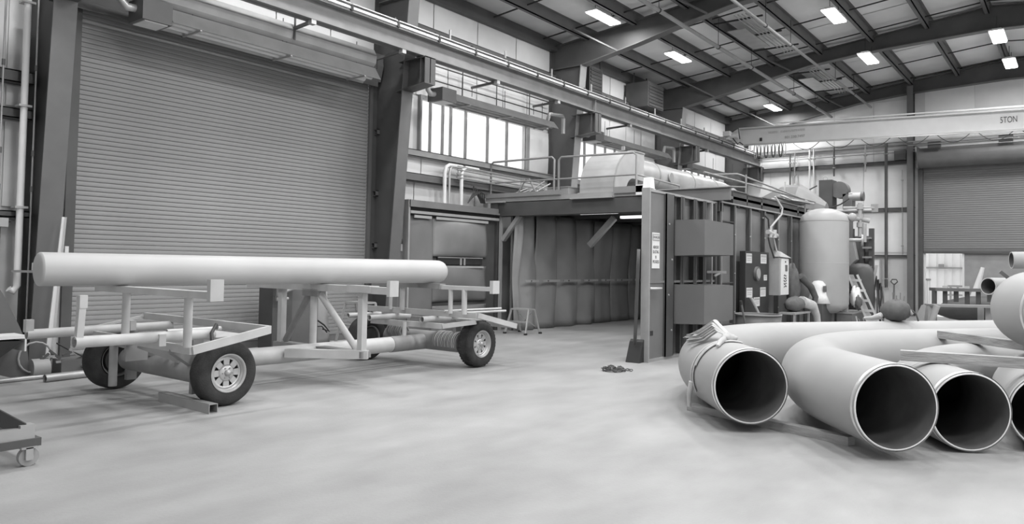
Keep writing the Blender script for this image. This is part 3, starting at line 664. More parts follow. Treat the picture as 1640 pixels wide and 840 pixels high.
# right leaf, swung open toward the camera; we see its ribbed outer side
LX0, LX1, LY = 11.40, 14.3, 5.85
rl = leaf('booth_door', 'open right booth door with two box stiffeners, warning sign and dark rubber flap', LY, 1, (LX0, LY, 0))
obj('door_skin', MB().box(LX0, LX1, LY + .08, LY + .11, .0, 2.92), BOOTH, rl)
obj('edge_angle', MB().box(LX0 - .02, LX0 + .02, LY - .03, LY + .12, 0, 2.94), BOOTHLT, rl)
obj('bottom_rail', MB().box(LX0, LX1, LY - .02, LY + .1, 0, .05), BOOTHLT, rl)
obj('top_rail', MB().box(LX0, LX1, LY - .02, LY + .1, 2.88, 2.92), BOOTHLT, rl)
obj('front_plate', MB().box(LX0 + .02, 11.98, LY - .0, LY + .03, .05, 2.88), BOOTH, rl)
obj('rib', MB().box(11.98, 12.3, LY - .05, LY - .03, .05, 2.89).box(11.98, 12.0, LY - .05, LY + .08, .05, 2.89).box(12.28, 12.3, LY - .05, LY + .08, .05, 2.89), BOOTHDK, rl)
for x in (12.62, 13.18, 13.62): obj('rib', MB().box(x, x + .14, LY - .03, LY - .01, .05, 2.89).box(x + .05, x + .07, LY - .03, LY + .08, .05, 2.89), BOOTHDK, rl)
for x in (14.0, 14.2): obj('rib', MB().box(x, x + .05, LY - .04, LY + .08, .0, 2.9), BOOTHLT if x < 14.1 else BOOTHDK, rl)
for k in range(4): obj('rib_bolt', MB().cyl((12.08 if k % 2 else 12.2, LY - .05, .5 + k * .62), (12.08 if k % 2 else 12.2, LY - .065, .5 + k * .62), .016, n=8), ALU, rl)
obj('cross_stiffener', MB().box(11.42, 14.2, LY - .02, LY + .08, 1.33, 1.37), BOOTH, rl)
for (za, zb) in ((1.83, 2.45), (.62, 1.30)):
    obj('box_stiffener', MB().add([(12.35, LY - .02, za - .02), (12.35, LY - .02, zb), (12.38, LY - .58, zb), (12.38, LY - .58, za), (13.72, LY - .58, zb - .02), (13.72, LY - .58, za + .02), (13.75, LY - .02, zb), (13.75, LY - .02, za - .02)],
        [(0, 1, 2, 3), (3, 2, 4, 5), (5, 4, 6, 7), (1, 6, 4, 2), (0, 3, 5, 7), (0, 7, 6, 1)]), mat('box_stiffener_plate', .14, .5, var=.08, scale=1.2), rl)
obj('gusset', MB().prism([(13.8, LY - .03, 1.5), (14.1, LY - .3, 1.5), (14.1, LY - .03, 1.5)], (0, 0, .05)).bar((13.75, LY - .2, 1.45), (14.1, LY - .2, 1.52), .03, .03), BOOTHLT, rl)
obj('handle', MB().sweep([(11.45, LY - .02, 1.24), (11.5, LY - .09, 1.24), (11.68, LY - .09, 1.24), (11.72, LY - .09, 1.24)], .022, n=10), ALU, rl)
obj('latch_hole', MB().box(11.5, 11.6, LY - .004, LY, .44, .52), BLACK, rl)
sg = obj('warning_sign', MB().box(11.52, 11.80, LY - .012, LY - .002, 1.58, 2.19), WHITE, rl)
obj('sign_header', MB().box(11.535, 11.785, LY - .016, LY - .012, 2.05, 2.17), INKLT, sg)
obj('header_panel', MB().box(11.55, 11.77, LY - .018, LY - .015, 2.07, 2.15), STICK, sg)
text('lettering', 'DANGER', .062, INK, sg, face_ny(11.66, LY - .019, 2.11), .001)
for s, z in (('ABRASIVE', 1.94), ('BLASTING', 1.86), ('IN', 1.77), ('PROGRESS', 1.69)): text('lettering', s, .078, INK, sg, face_ny(11.66, LY - .013, z), .001, .64)
obj('rubber_flap', MB().prism([(LX0 - .2, LY + .05, 0), (LX0 - .02, LY + .05, 0), (LX0 - .02, LY + .05, .38), (LX0 - .06, LY + .05, .34)], (0, .25, 0)), BLACK, rl)
obj('curtain', MB().grid(lambda u, v: (11.34 - .10 + .10 * v, LY + .12 + .07 * u - .01 * math.sin(8 * u), .3 + 1.6 * v), 8, 6, True, (.012, 0, 0)), BOOTHDK, rl)
obj('beacon', MB().prism([(11.44, LY, 2.94), (11.62, LY, 2.94), (11.58, LY, 3.13), (11.48, LY, 3.13)], (0, .14, 0)), WHITE, booth and rl)
# left leaf: inner rubber-lined face toward us
QX0, QX1, QY = 11.22, 14.25, 11.45
ll = leaf('booth_door', 'open left booth door lined with bulging rubber sheets and a dark slot', QY, -1, (QX0, QY, 0))
obj('door_skin', MB().box(QX0, QX1, QY + .02, QY + .06, 0, 2.9), BOOTHDK, ll)
obj('side_edge', MB().box(QX0 - .02, QX0 + .03, QY - .1, QY + .06, 0, 2.95), BOOTHLT, ll)
obj('top_rail', MB().box(QX0, QX1, QY - .1, QY + .06, 2.82, 2.95).box(QX0, QX1, QY - .14, QY - .1, 2.80, 2.84), BOOTH, ll)
obj('top_lip', MB().box(QX0 + .03, QX1, QY - .12, QY - .04, 2.66, 2.72), BOOTHLT, ll)
def billow(xa, xb, za, zb, amp, sd):
    return MB().grid(lambda u, v: (xa + (xb - xa) * u, QY - .03 - amp * (math.sin(PI * min(1, u * 1.0)) ** .6) * (math.sin(PI * v) ** .5) - .02 * math.sin(5 * u + 4 * v + sd), za + (zb - za) * v), 16, 14, True, (0, .01, 0))
SHEET = mat('door_rubber_sheet', .17, .5, var=.12, scale=1.5, stain=.25, spec=.45)
obj('rubber_sheet', billow(QX0 + .06, 12.02, .05, 2.62, .05, 1), SHEET, ll)
obj('rubber_sheet', billow(12.02, 13.9, 1.76, 2.6, .13, 2), mat('worn_rubber_sheet', .22, .45, var=.15, scale=1.5, stain=.25, spec=.5), ll)
obj('rubber_sheet', billow(12.02, 13.9, .75, 1.55, .10, 3), SHEET, ll)
obj('rubber_sheet', billow(12.02, 13.9, .05, .66, .08, 4), SHEET, ll)
obj('slot', MB().box(12.2, 13.75, QY - .02, QY + .02, 1.58, 1.74), BLACK, ll)
obj('slot_trim', MB().box(12.2, 13.75, QY - .04, QY - .02, 1.73, 1.75).box(12.95, 12.99, QY - .04, QY - .02, 1.57, 1.74).box(13.08, 13.12, QY - .04, QY - .02, 1.57, 1.74), BATTEN, ll)
obj('batten', MB().bar((12.4, QY - .06, 1.53), (13.75, QY - .06, 1.53), .02, .05), BATTEN, ll)
obj('batten', MB().bar((QX0 + .15, QY - .1, 2.60), (11.9, QY - .1, 2.60), .02, .06), BATTEN, ll)
obj('batten', MB().bar((12.05, QY - .1, 2.60), (13.85, QY - .1, 2.60), .02, .06), BATTEN, ll)
t = thing('rear_sheet_panel', 'dark sheet standing between the column and the open left booth door', 'panel', (10.95, 11.6, 0))
obj('sheet', MB().box(10.98, 11.2, 11.5, 11.54, 0, 2.0), BOOTH, t); obj('batten', MB().box(11.1, 11.16, 11.47, 11.5, 1.85, 2.0), BATTEN, t)

# railings and deck on the booth roof
def rail(name, lab, pts_posts, z0, z1, run, loops):
    pass
t = thing('roof_deck', 'grey metal deck edge on top of the booth front', 'deck', (14.4, 9.5, 3.11))
obj('deck_plate', MB().box(14.35, 14.6, 7.2, 11.85, 3.13, 3.24), MUD, t)
obj('toe_board', MB().box(14.3, 14.34, 9.6, 11.85, 3.24, 3.34), RAILM, t); obj('toe_board', MB().box(14.3, 14.34, 7.3, 8.2, 3.2, 3.34), RAILM, t)
obj('torn_flashing', MB().box(14.25, 14.35, 8.2, 9.3, 3.11, 3.14), ALU, t); obj('torn_flashing', MB().box(14.25, 14.33, 11.2, 11.8, 3.11, 3.15), ALU, t)
def corner_rail(ya, yb, zt, x=14.42):
    return [(x, ya, 3.12), (x, ya, zt - .08), (x, ya + (.06 if yb > ya else -.06), zt), (x, yb, zt)]
t = thing('roof_railing', 'tubular guard railing along the front of the booth roof', 'railing', (14.42, 9.8, 3.12))
obj('rail_hoop', MB().sweep([(14.42, 11.75, 3.12), (14.42, 11.75, 4.08), (14.42, 11.68, 4.14), (14.42, 9.92, 4.14), (14.42, 9.85, 4.08), (14.42, 9.85, 3.12)], .025, n=10), RAILM, t)
obj('rail_hoop', MB().sweep([(14.42, 9.72, 3.12), (14.42, 9.72, 4.06), (14.42, 9.65, 4.12), (14.42, 7.78, 4.08), (14.42, 7.7, 4.02), (14.42, 7.7, 3.12)], .025, n=10), RAILM, t)
obj('mid_rail', MB().cyl((14.42, 11.75, 3.62), (14.42, 7.7, 3.6), .02, n=8), RAILM, t)
obj('side_rail', MB().cyl((14.42, 11.75, 4.1), (17.3, 11.75, 4.1), .02, n=8).cyl((14.42, 11.75, 3.62), (17.3, 11.75, 3.62), .02, n=8), RAILM, t)
obj('return_rail', MB().cyl((14.42, 7.7, 3.6), (15.3, 7.1, 3.4), .02, n=8).cyl((15.3, 7.1, 3.4), (15.3, 7.1, 3.1), .02, n=8), RAILM, t)
t = thing('sloping_handrail', 'long grey handrail descending along the booth roof to the tank', 'railing', (17.6, 6.2, 3.1))
obj('top_tube', MB().sweep([(17.2, 7.25, 3.86), (17.4, 6.6, 3.86), (17.5, 6.55, 3.84), (19.5, 5.75, 3.42)], .022, n=8), RAILM, t)
obj('top_tube', MB().cyl((16.6, 7.1, 3.85), (20.6, 5.7, 3.4), .025, n=8), RAILM, t)
for (x, y, z) in ((17.3, 6.35, 3.82), (19.9, 5.75, 3.42)): obj('post', MB().cyl((x, y, 2.75), (x, y, z), .02, n=8), RAILM, t)
obj('end_bend', MB().sweep([(17.3, 6.35, 3.0), (17.3, 6.35, 2.8), (17.2, 6.0, 2.76), (16.9, 5.8, 2.76)], .018, n=8), RAILM, t)
t = thing('pipe_heap', 'tangle of thin rods and tubes lying on the booth roof behind the railing', 'rods', (14.9, 10.8, 3.25))
for k in range(9):
    a = rnd.random(); obj('rod', MB().cyl((14.6 + k * .05, 11.5 - k * .12, 3.3), (15.1 + k * .1, 10.3 + a * .9, 3.3 + .5 * rnd.random()), .02, n=6), GALV if k % 2 else MUD, t)
obj('tripod', MB().sweep([(14.7, 11.2, 3.24), (14.8, 10.95, 3.72), (14.8, 10.85, 3.72), (14.7, 10.5, 3.24)], .022, n=8), RAILM, t)
t = thing('cable_bundle', 'black cable bundle hanging over the booth roof corner', 'cable', (14.3, 11.7, 3.2))
for k in range(6): obj('cable', MB().sweep([(14.2 - k * .03, 11.75, 3.1), (14.1 - k * .08, 11.7, 3.32 + .03 * k), (13.9 - .05 * k, 11.65, 3.34), (13.6 - .03 * k, 11.65, 3.2 - .03 * k)], .014, n=6), HOSE, t)
t = thing('deck_duct_tray', 'grey box tray lying on the booth roof left of the cowl', 'tray', (14.8, 9.8, 3.3))
obj('tray', MB().box(14.5, 15.4, 9.5, 10.1, 3.26, 3.42), GALV, t); obj('tray_lip', MB().box(14.48, 15.42, 9.48, 10.12, 3.42, 3.44), GALV, t)
t = thing('roof_valve_box', 'small white valve box on the booth roof at the railing end', 'box', (14.4, 7.5, 3.2))
obj('box', MB().box(14.3, 14.45, 7.35, 7.65, 3.14, 3.36), WHITE, t); obj('valve', MB().cyl((14.35, 7.2, 3.22), (14.35, 7.35, 3.22), .03, n=8).cyl((14.35, 7.28, 3.15), (14.35, 7.28, 3.36), .02, n=8), GALV, t)

# duct cowl and main duct
t = thing('duct_cowl', 'rounded sheet-metal duct cowl rising from the booth roof', 'duct', (15.3, 8.8, 3.1))
c0, c1 = 8.45, 9.35
DXA, DXB = 14.75, 15.75
pl = []
nA = 10
def arc(cx, cz, r, a0, a1, n): return [(cx + r * math.cos(a0 + (a1 - a0) * i / n), cz + r * math.sin(a0 + (a1 - a0) * i / n)) for i in range(n + 1)]
outer = [(DXA, 3.3)] + arc(DXA + .95, 3.38, .95, PI, PI / 2, 10) + [(16.2, 4.33)]
inner = [(16.2, 3.66)] + arc(DXA + .93, 3.32, .36, PI / 2, PI, 7) + [(DXA + .57, 3.3)]
prof = [(x, c0, z) for x, z in outer + inner]
obj('elbow_shell', MB().prism(prof, (0, c1 - c0, 0)), DUCT, t)
se = MB()
for i in range(len(outer) - 1): se.bar((outer[i][0], c0 - .01, outer[i][1]), (outer[i + 1][0], c0 - .01, outer[i + 1][1]), .03, .03)
obj('seam', se, GALV, t)
obj('collar', MB().box(DXA - .03, DXA + .60, c0 - .04, c1 + .04, 3.04, 3.3), DUCT, t)
obj('lifting_lug', MB().box(15.4, 15.44, c0 + .1, c0 + .18, 4.33, 4.42), GALV, t)
t = thing('main_duct', 'long fat round duct running from the cowl to the far end', 'duct', (16.2, 8.9, 3.95))
obj('duct_shell', MB().cyl((16.2, 8.9, 3.93), (22.5, 9.1, 3.93), .37, n=32), DUCT, t)
for x in (16.25, 17.3, 19.6, 21.4): obj('duct_flange', MB().cyl((x, 8.9 + (x - 16.2) * .032, 3.93), (x + .04, 8.9 + (x - 16.2) * .032, 3.93), .39, n=32), GALV, t)
obj('inspection_disc', MB().cyl((17.9, 8.56, 3.93), (17.9, 8.53, 3.93), .13, n=20), GALV, t)
obj('duct_bend', MB().sweep([(22.5, 9.1, 3.93), (22.9, 9.08, 3.9), (23.2, 8.95, 3.75), (23.3, 8.8, 3.4), (23.3, 8.8, 2.8)], .36, n=24), DUCT, t)
obj('support_leg', MB().box(16.6, 16.66, 8.8, 8.86, 3.11, 3.6).box(19.2, 19.26, 8.8, 8.86, 3.11, 3.6), RAILM, t)
t = thing('dust_hopper', 'cone-shaped sheet hopper with ribs behind the booth, left of the tank', 'hopper', (20.8, 6.6, 3.1))
obj('cone', MB().sweep([(21.0, 7.7, 3.2), (21.0, 7.2, 3.2), (21.0, 6.6, 3.2), (21.0, 6.15, 3.2), (21.0, 5.75, 3.2), (21.0, 5.5, 3.2)], [.25, .45, .74, .72, .42, .2], n=12, smooth=False), BEAM, t)
obj('rib', MB().bar((20.35, 6.4, 3.95), (20.25, 6.4, 3.3), .03, .03), GALV, t)

# ------------------------------------------------------------------ equipment beside the booth
t = thing('control_cabinet', 'dark control cabinet with safety stickers and a round dial on the booth side', 'panel', (16.0, 5.65, 0))
CY = 5.62
obj('cabinet', MB().box(15.3, 16.75, CY, 5.74, .05, 1.97), BLACK, t)
for (x, z, wd, h) in ((15.35, 1.72, .32, .2), (16.22, 1.72, .36, .2), (15.37, 1.0, .34, .2), (16.2, 1.0, .34, .2), (15.8, .8, .36, .19), (16.42, 1.35, .2, .12)):
    s = obj('sticker', MB().box(x, x + wd, CY - .006, CY, z, z + h), STICK, t)
    obj('sticker_header', MB().box(x + .02, x + wd - .02, CY - .009, CY - .006, z + h * .68, z + h - .015), INKLT, s)
    obj('sticker_print', MB().box(x + .04, x + wd - .04, CY - .009, CY - .006, z + h * .45, z + h * .52).box(x + .04, x + wd - .07, CY - .009, CY - .006, z + h * .25, z + h * .32), INKLT, s)
obj('dial', MB().cyl((15.95, CY, 1.5), (15.95, CY - .05, 1.5), .15, n=28), STEEL2, t); obj('dial_face', MB().cyl((15.95, CY - .05, 1.5), (15.95, CY - .06, 1.5), .11, n=24), MUD, t)
t = thing('control_box', 'narrow pale control box with a small screen, right of the dark control panel', 'box', (17.1, 5.5, 1.0))
obj('body', MB().box(16.85, 17.45, 5.42, 5.65, 1.02, 1.85), MUD, t)
obj('face_plate', MB().box(16.95, 17.45, 5.40, 5.42, 1.03, 1.84), WHITE, t)
obj('screen', MB().box(17.2, 17.34, 5.39, 5.40, 1.56, 1.7), STEEL2, t)
obj('button', MB().cyl((17.2, 5.4, 1.77), (17.2, 5.385, 1.77), .02, n=10), BLACK, t)
for k in range(5): obj('lettering_mark', MB().sweep([(17.1 + .18 * s, 5.392, 1.46 - k * .06 + .02 * math.sin(s * 6 + k)) for s in (0, .3, .6, 1)], .008, n=5), INK, t)
obj('loose_cover', MB().prism([(16.85, 5.4, 1.88), (17.5, 5.35, 1.86), (17.2, 5.5, 2.0), (16.95, 5.5, 2.02)], (0, .15, .0)), GALV, t)
t = thing('valve_and_hoses', 'pale valve with hoses hanging on the booth side above the control box', 'valve', (16.7, 5.6, 2.4))
obj('valve_body', MB().cyl((16.45, 5.55, 2.42), (17.05, 5.55, 2.36), .05, n=12).cyl((16.62, 5.55, 2.3), (16.62, 5.55, 2.55), .05, n=12).cyl((16.85, 5.55, 2.3), (16.85, 5.55, 2.48), .07, n=12), ALU, t)
obj('hose', MB().sweep([(16.6, 5.55, 2.5), (16.9, 5.5, 2.7), (17.25, 5.5, 2.85), (17.3, 5.5, 3.0), (17.1, 5.6, 3.25)], .022, n=8), HOSELT, t)
obj('hose', MB().sweep([(16.55, 5.55, 2.5), (16.5, 5.55, 2.7), (16.4, 5.6, 2.78)], .02, n=8), HOSE, t)
obj('hose', MB().sweep([(16.5, 5.55, 2.3), (16.55, 5.52, 2.1), (16.75, 5.5, 1.85)], .02, n=8), HOSE, t)
obj('hose', MB().sweep([(16.85, 5.55, 2.3), (16.9, 5.52, 2.1), (17.0, 5.5, 1.9)], .02, n=8), HOSELT, t)

def drum(name, lab, x, y, r, h, m, z0=0):
    t = thing(name, lab, 'barrel', (x, y, z0))
    obj('shell', MB().lathe([(0, 0), (r, 0), (r, h * .33), (r + .012, h * .35), (r, h * .37), (r, h * .66), (r + .012, h * .68), (r, h * .7), (r, h), (r - .01, h), (r - .01, .03), (0, .03)], (x, y, z0), n=28), m, t)
    obj('rim', MB().lathe([(r, 0), (r + .02, .01), (r + .02, .03), (r - .01, .03)], (x, y, z0 + h - .01), n=28, close=True), RAILM, t)
    return t
drum('waste_drum', 'wide dark open drum with a rim, standing left of the control panel', 14.3, 5.0, .42, .72, STEEL2)
t = thing('hose_reel_post', 'thin dark pry bar leaning beside the drum, behind the straps', 'bar', (13.6, 4.9, 0))
obj('bar', MB().cyl((13.55, 4.85, 0), (13.3, 4.95, .95), .02, n=8), STEEL2, t); obj('grip', MB().cyl((13.3, 4.95, .95), (13.28, 4.96, 1.02), .026, n=8), BLACK, t)
t = thing('leaning_hose_pole', 'pale double pole leaning on the control panel stickers', 'pole', (15.7, 5.3, 0))
obj('pole', MB().cyl((15.85, 5.2, 0), (15.5, 5.55, .98), .025, n=8), GALV, t); obj('pole', MB().cyl((15.75, 5.15, 0), (15.42, 5.55, 1.0), .03, n=8), MUD, t)
# bench with blasting suit, helmet hood, gloves
t = thing('steel_stool', 'low steel bench under the hanging blasting suit', 'bench', (17.4, 5.2, 0))
obj('top', MB().box(16.6, 17.75, 5.0, 5.35, .62, .66), GALV, t)
for (x, y) in ((16.65, 5.03), (17.7, 5.03), (16.65, 5.32), (17.7, 5.32)): obj('leg', MB().box(x - .02, x + .02, y - .02, y + .02, 0, .62), GALV, t)
def blob(c, r, n=18, m=10, sd=0, sq=(1, 1, 1), amp=.12):
    def fn(u, v):
        a, b = 2 * PI * u, PI * v
        k = 1 + amp * math.sin(3 * a + sd) * math.sin(2 * b + sd) + amp * .6 * math.sin(7 * a + 5 * b + sd)
        return (c[0] + r * sq[0] * k * math.sin(b) * math.cos(a), c[1] + r * sq[1] * k * math.sin(b) * math.sin(a), c[2] + r * sq[2] * k * math.cos(b))
    return MB().grid(fn, n, m, True)
t = thing('blasting_suit', 'crumpled dark blasting suit hanging and lying on the low bench', 'clothing', (17.5, 5.2, .66))
obj('jacket', blob((17.9, 5.45, 1.22), .34, sd=1, sq=(.7, .45, 1.4)), CLOTHDK, t)
obj('sleeve', MB().sweep([(18.0, 5.3, 1.45), (18.3, 5.15, 1.2), (18.5, 5.1, .95), (18.4, 5.1, .8)], [.09, .08, .07, .06], n=10), CLOTHDK, t)
obj('trousers', blob((17.25, 5.2, .82), .42, sd=2, sq=(1.1, .45, .4)), CLOTHDK, t)
obj('trouser_leg', MB().sweep([(17.4, 5.1, .88), (17.9, 5.0, .78), (18.05, 4.95, .55), (18.1, 4.93, .3)], [.13, .11, .08, .07], n=10), CLOTH, t)
obj('air_hose', MB().sweep([(18.3, 5.2, 1.35), (18.5, 5.15, 1.15), (18.4, 5.1, .9), (18.2, 5.1, .7)], .02, n=8), HOSE, t)
t = thing('dark_cabinet', 'small dark cabinet in front of the tank, holding the white hood', 'cabinet', (18.9, 5.1, 0))
obj('body', MB().box(18.5, 19.35, 4.95, 5.35, 0, .8), BOOTHDK, t); obj('side_post', MB().box(19.33, 19.4, 4.9, 4.96, 0, .8), BOOTH, t)
t = thing('blast_hood', 'white blasting hood standing on the small dark cabinet', 'hood', (18.85, 5.12, .8))
obj('hood', MB().lathe([(0.0, .55), (.1, .53), (.17, .45), (.16, .35), (.19, .2), (.27, 0), (.0, 0)], (18.8, 5.12, .8), n=20), RAG, t)
obj('visor', MB().box(18.66, 18.84, 4.94, 4.97, 1.08, 1.22), STEEL2, t)
t = thing('white_rag', 'white rag draped over the corner of the small dark cabinet', 'rag', (19.3, 5.0, .8))
obj('folded_cloth', MB().grid(lambda u, v: (19.0 + .75 * u, 4.93 - .02 * math.sin(9 * v), .84 - .22 * max(0, u - .35) ** 1.0 * 1.6 + .03 * math.sin(8 * v)) if False else (19.0 + .7 * u, 4.88 + .2 * v + .01 * math.sin(9 * u), .84 - (.45 * max(0, u - .4)) + .015 * math.sin(12 * v)), 10, 5, True, (0, 0, -.012)), RAG, t)
t = thing('parts_bin', 'dark square parts bin under the tank', 'bin', (20.5, 4.7, 0))
obj('bin', MB().box(19.4, 20.8, 4.5, 4.85, 0, .55), STEEL2, t); obj('rim', MB().box(19.38, 20.82, 4.48, 4.87, .55, .59), RAILM, t)
obj('handle', MB().sweep([(19.9, 4.47, .42), (19.95, 4.42, .3), (20.3, 4.42, .3), (20.35, 4.47, .42)], .012, n=6), GALV, t)
for (x, lab) in ((19.35, 'left'), (20.85, 'right')):
    obj('bent_strap', MB().sweep([(x, 4.4, .5), (x + .04, 4.36, .25), (x + .05, 4.35, 0)], .02, n=6), HOSELT, t)

# pressure tank
TX, TY = 19.4, 5.15
t = thing('blast_tank', 'tall pale grey pressure tank with a domed top beside the booth', 'tank', (TX, TY, 0))
tr = .57
obj('shell', MB().lathe([(0, 3.13), (.2, 3.11), (.4, 3.04), (.52, 2.94), (tr, 2.8), (tr, .78), (.52, .68), (.3, .56), (.0, .5)], (TX, TY, 0), n=48), TANKM, t)
obj('weld_seam', MB().lathe([(tr, 2.79), (tr + .008, 2.8), (tr, 2.82)], (TX, TY, 0), n=48).lathe([(tr, 1.76), (tr + .004, 1.77), (tr, 1.78)], (TX, TY, 0), n=48), TANKM, t)
for a in (.3, 1.87, 3.44, 5.0):
    obj('leg', MB().box(TX + .5 * math.cos(a) - .05, TX + .5 * math.cos(a) + .05, TY + .5 * math.sin(a) - .05, TY + .5 * math.sin(a) + .05, 0, 1.2), TANKM, t)
obj('side_valve', MB().cyl((TX + .3, TY - .5, 2.35), (TX + .35, TY - .85, 2.35), .045, n=12).cyl((TX + .36, TY - .78, 2.35), (TX + .37, TY - .82, 2.35), .15, n=20).cyl((TX + .35, TY - .85, 2.3), (TX + .35, TY - .85, 2.75), .05, n=12), GALV, t)
obj('top_pipe', MB().cyl((TX + .7, TY + .6, 3.12), (TX + .9, TY - .9, 3.12), .035, n=10), TANKM, t)
# valve manifold right of tank
t = thing('pipe_manifold', 'cluster of pale valves and pipes at the tank shoulder', 'valve', (20.2, 4.4, 2.7))
obj('upright_pipe', MB().cyl((20.2, 4.5, 2.45), (20.2, 4.5, 3.3), .05, n=12), GALV, t)
for z in (2.75, 2.95, 3.2): obj('valve_body', MB().cyl((20.2, 4.5, z - .06), (20.2, 4.5, z + .06), .08, n=14), TANKM, t)
obj('branch', MB().sweep([(19.8, 4.85, 3.0), (20.0, 4.65, 2.9), (20.2, 4.5, 2.9), (20.3, 4.3, 2.85)], .06, n=10), TANKM, t)
obj('ball_valve', blob((20.02, 4.64, 2.93), .11, sd=0, amp=0), TANKM, t)
obj('cross_pipe', MB().cyl((20.2, 4.9, 3.18), (20.5, 4.2, 3.18), .045, n=12), MUD, t)
obj('flange_plate', MB().box(20.45, 20.5, 4.14, 4.3, 3.08, 3.28), MUD, t)
# rear frame with hoppers
t = thing('hopper_frame', 'dark ribbed hopper frame standing right of the tank', 'frame', (22.5, 4.6, 0))
for y in (5.5, 5.12, 4.86, 4.62): obj('upright', MB().box(22.0, 22.12, y - .06, y + .06, 0, 2.75), BOOTHDK, t)
obj('back_plate', MB().box(22.15, 22.2, 4.6, 5.55, .0, 2.55), BOOTH, t)
for k in range(7): obj('ladder_rib', MB().box(21.9, 22.0, 4.60, 4.82, .9 + k * .26, .95 + k * .26), RAILM, t)
obj('hopper', MB().prism([(21.6, 5.4, 2.4), (21.6, 5.0, 2.4), (21.6, 4.9, 1.9), (21.6, 5.35, 1.45)], (.3, 0, 0)), BOOTHLT, t)
obj('shelf_bar', MB().box(21.5, 21.55, 4.7, 5.1, 1.72, 1.76), GALV, t)
t = thing('recovery_vessel', 'dark round-shouldered vessel behind the leaning ladder', 'tank', (22.0, 4.75, 0))
obj('shell', MB().lathe([(0, 1.8), (.2, 1.77), (.30, 1.66), (.33, 1.5), (.33, .1), (.2, .02), (0, .02)], (21.3, 4.74, 0), n=32), BOOTHDK, t)
obj('foot', MB().box(21.1, 21.5, 4.55, 4.95, 0, .15), BLACK, t)
# leaning aluminium ladder
t = thing('leaning_ladder', 'aluminium ladder leaning against the tank', 'ladder', (20.4, 4.0, 0))
p0, p1 = V(20.1, 4.17, 0), V(19.95, 4.72, 1.5)
for d in (V(0, 0, 0), V(.02, -.26, 0)): obj('stile', MB().bar(p0 + d, p1 + d * .8, .05, .05), ALU, t)
for k in range(6):
    q = p0.lerp(p1, .08 + k * .165); obj('rung', MB().bar(q, q + V(.02, -.25, 0), .04, .06), ALU, t)
obj('web_plate', MB().prism([p0, p0 + V(0, -.14, 0), p1 + V(0, -.12, 0), p1], (.02, 0, 0)), ALU, t)
t = thing('rag_bundle', 'small crumpled white and black rag hanging at the tank foot', 'rag', (19.7, 4.55, .9))
obj('rag', blob((19.75, 4.5, .95), .2, sd=4, sq=(.6, .6, 1.1), amp=.25), RAG, t); obj('dark_rag', blob((19.65, 4.42, .82), .13, sd=2, sq=(.6, .6, 1.1), amp=.3), CLOTHDK, t)
t = thing('hose_rack', 'stack of tangled dark hoses and fittings behind the ladder', 'hoses', (21.5, 4.4, 0))
for k in range(7):
    y = 4.22 + .05 * k; obj('hose', MB().sweep([(21.5 + .02 * k, y, .1), (21.48, y + .04 * math.sin(k * 2), .5), (21.5, y - .03 * math.sin(k * 3), .9), (21.5, y + .02, 1.2 + .09 * (k % 4)), (21.52, y + .06, 1.1)], .022, n=6), HOSE if k % 3 else STEEL2, t)
obj('tool_clip', MB().bar((21.4, 4.45, 1.25), (21.4, 4.36, 1.75), .06, .05), ALU, t)
# fan and motor above
t = thing('fan_unit', 'dark fan box with a round blower and electric motor above the tank', 'fan', (21.8, 5.5, 3.1))
fx = 21.8
obj('fan_box', MB().box(fx - .1, fx + .4, 5.55, 5.9, 3.2, 4.1), BOOTHDK, t)
obj('blower', MB().cyl((fx, 5.4, 3.82), (fx + .35, 5.4, 3.82), .23, n=24).box(fx, fx + .35, 5.05, 5.3, 3.2, 3.7), STEEL2, t)
obj('motor', MB().cyl((fx + .1, 5.15, 3.62), (fx + .1, 4.85, 3.62), .12, n=18), GALV, t)
obj('motor_end', MB().cyl((fx + .1, 4.85, 3.62), (fx + .1, 4.78, 3.62), .13, n=18), STEEL2, t)
for y in (5.85, 5.1): obj('support_post', MB().box(fx, fx + .1, y - .05, y + .05, 0, 3.25), STEEL2, t)
obj('lifting_eye', MB().sweep([(fx, 5.75 + .06 * math.cos(a), 4.15 + .06 * math.sin(a)) for a in [i * PI / 5 for i in range(10)]], .01, n=5, closed=True), GALV, t)
obj('power_cable', MB().sweep([(fx - .15, 5.6, 3.3), (fx - .2, 5.3, 3.4), (fx - .15, 5.1, 3.55)], .02, n=6).sweep([(fx - .1, 5.95, 3.95), (fx - .2, 6.2, 3.8), (fx - .2, 6.4, 3.55), (fx - .2, 6.9, 3.55)], .02, n=6), HOSE, t)
t = thing('roof_cable_clutter', 'dark pipes and cables heaped on the booth roof left of the fan unit', 'cables', (20.0, 6.2, 3.2))
for k in range(7): obj('cable', MB().sweep([(19.6, 7.0 - k * .12, 3.28 + .04 * k), (19.7, 6.6 - k * .1, 3.4 + .03 * math.sin(k)), (19.8, 6.1 - k * .1, 3.3), (19.9, 5.75, 3.26 + .02 * k)], .025, n=6), HOSE if k % 2 else GALV, t)

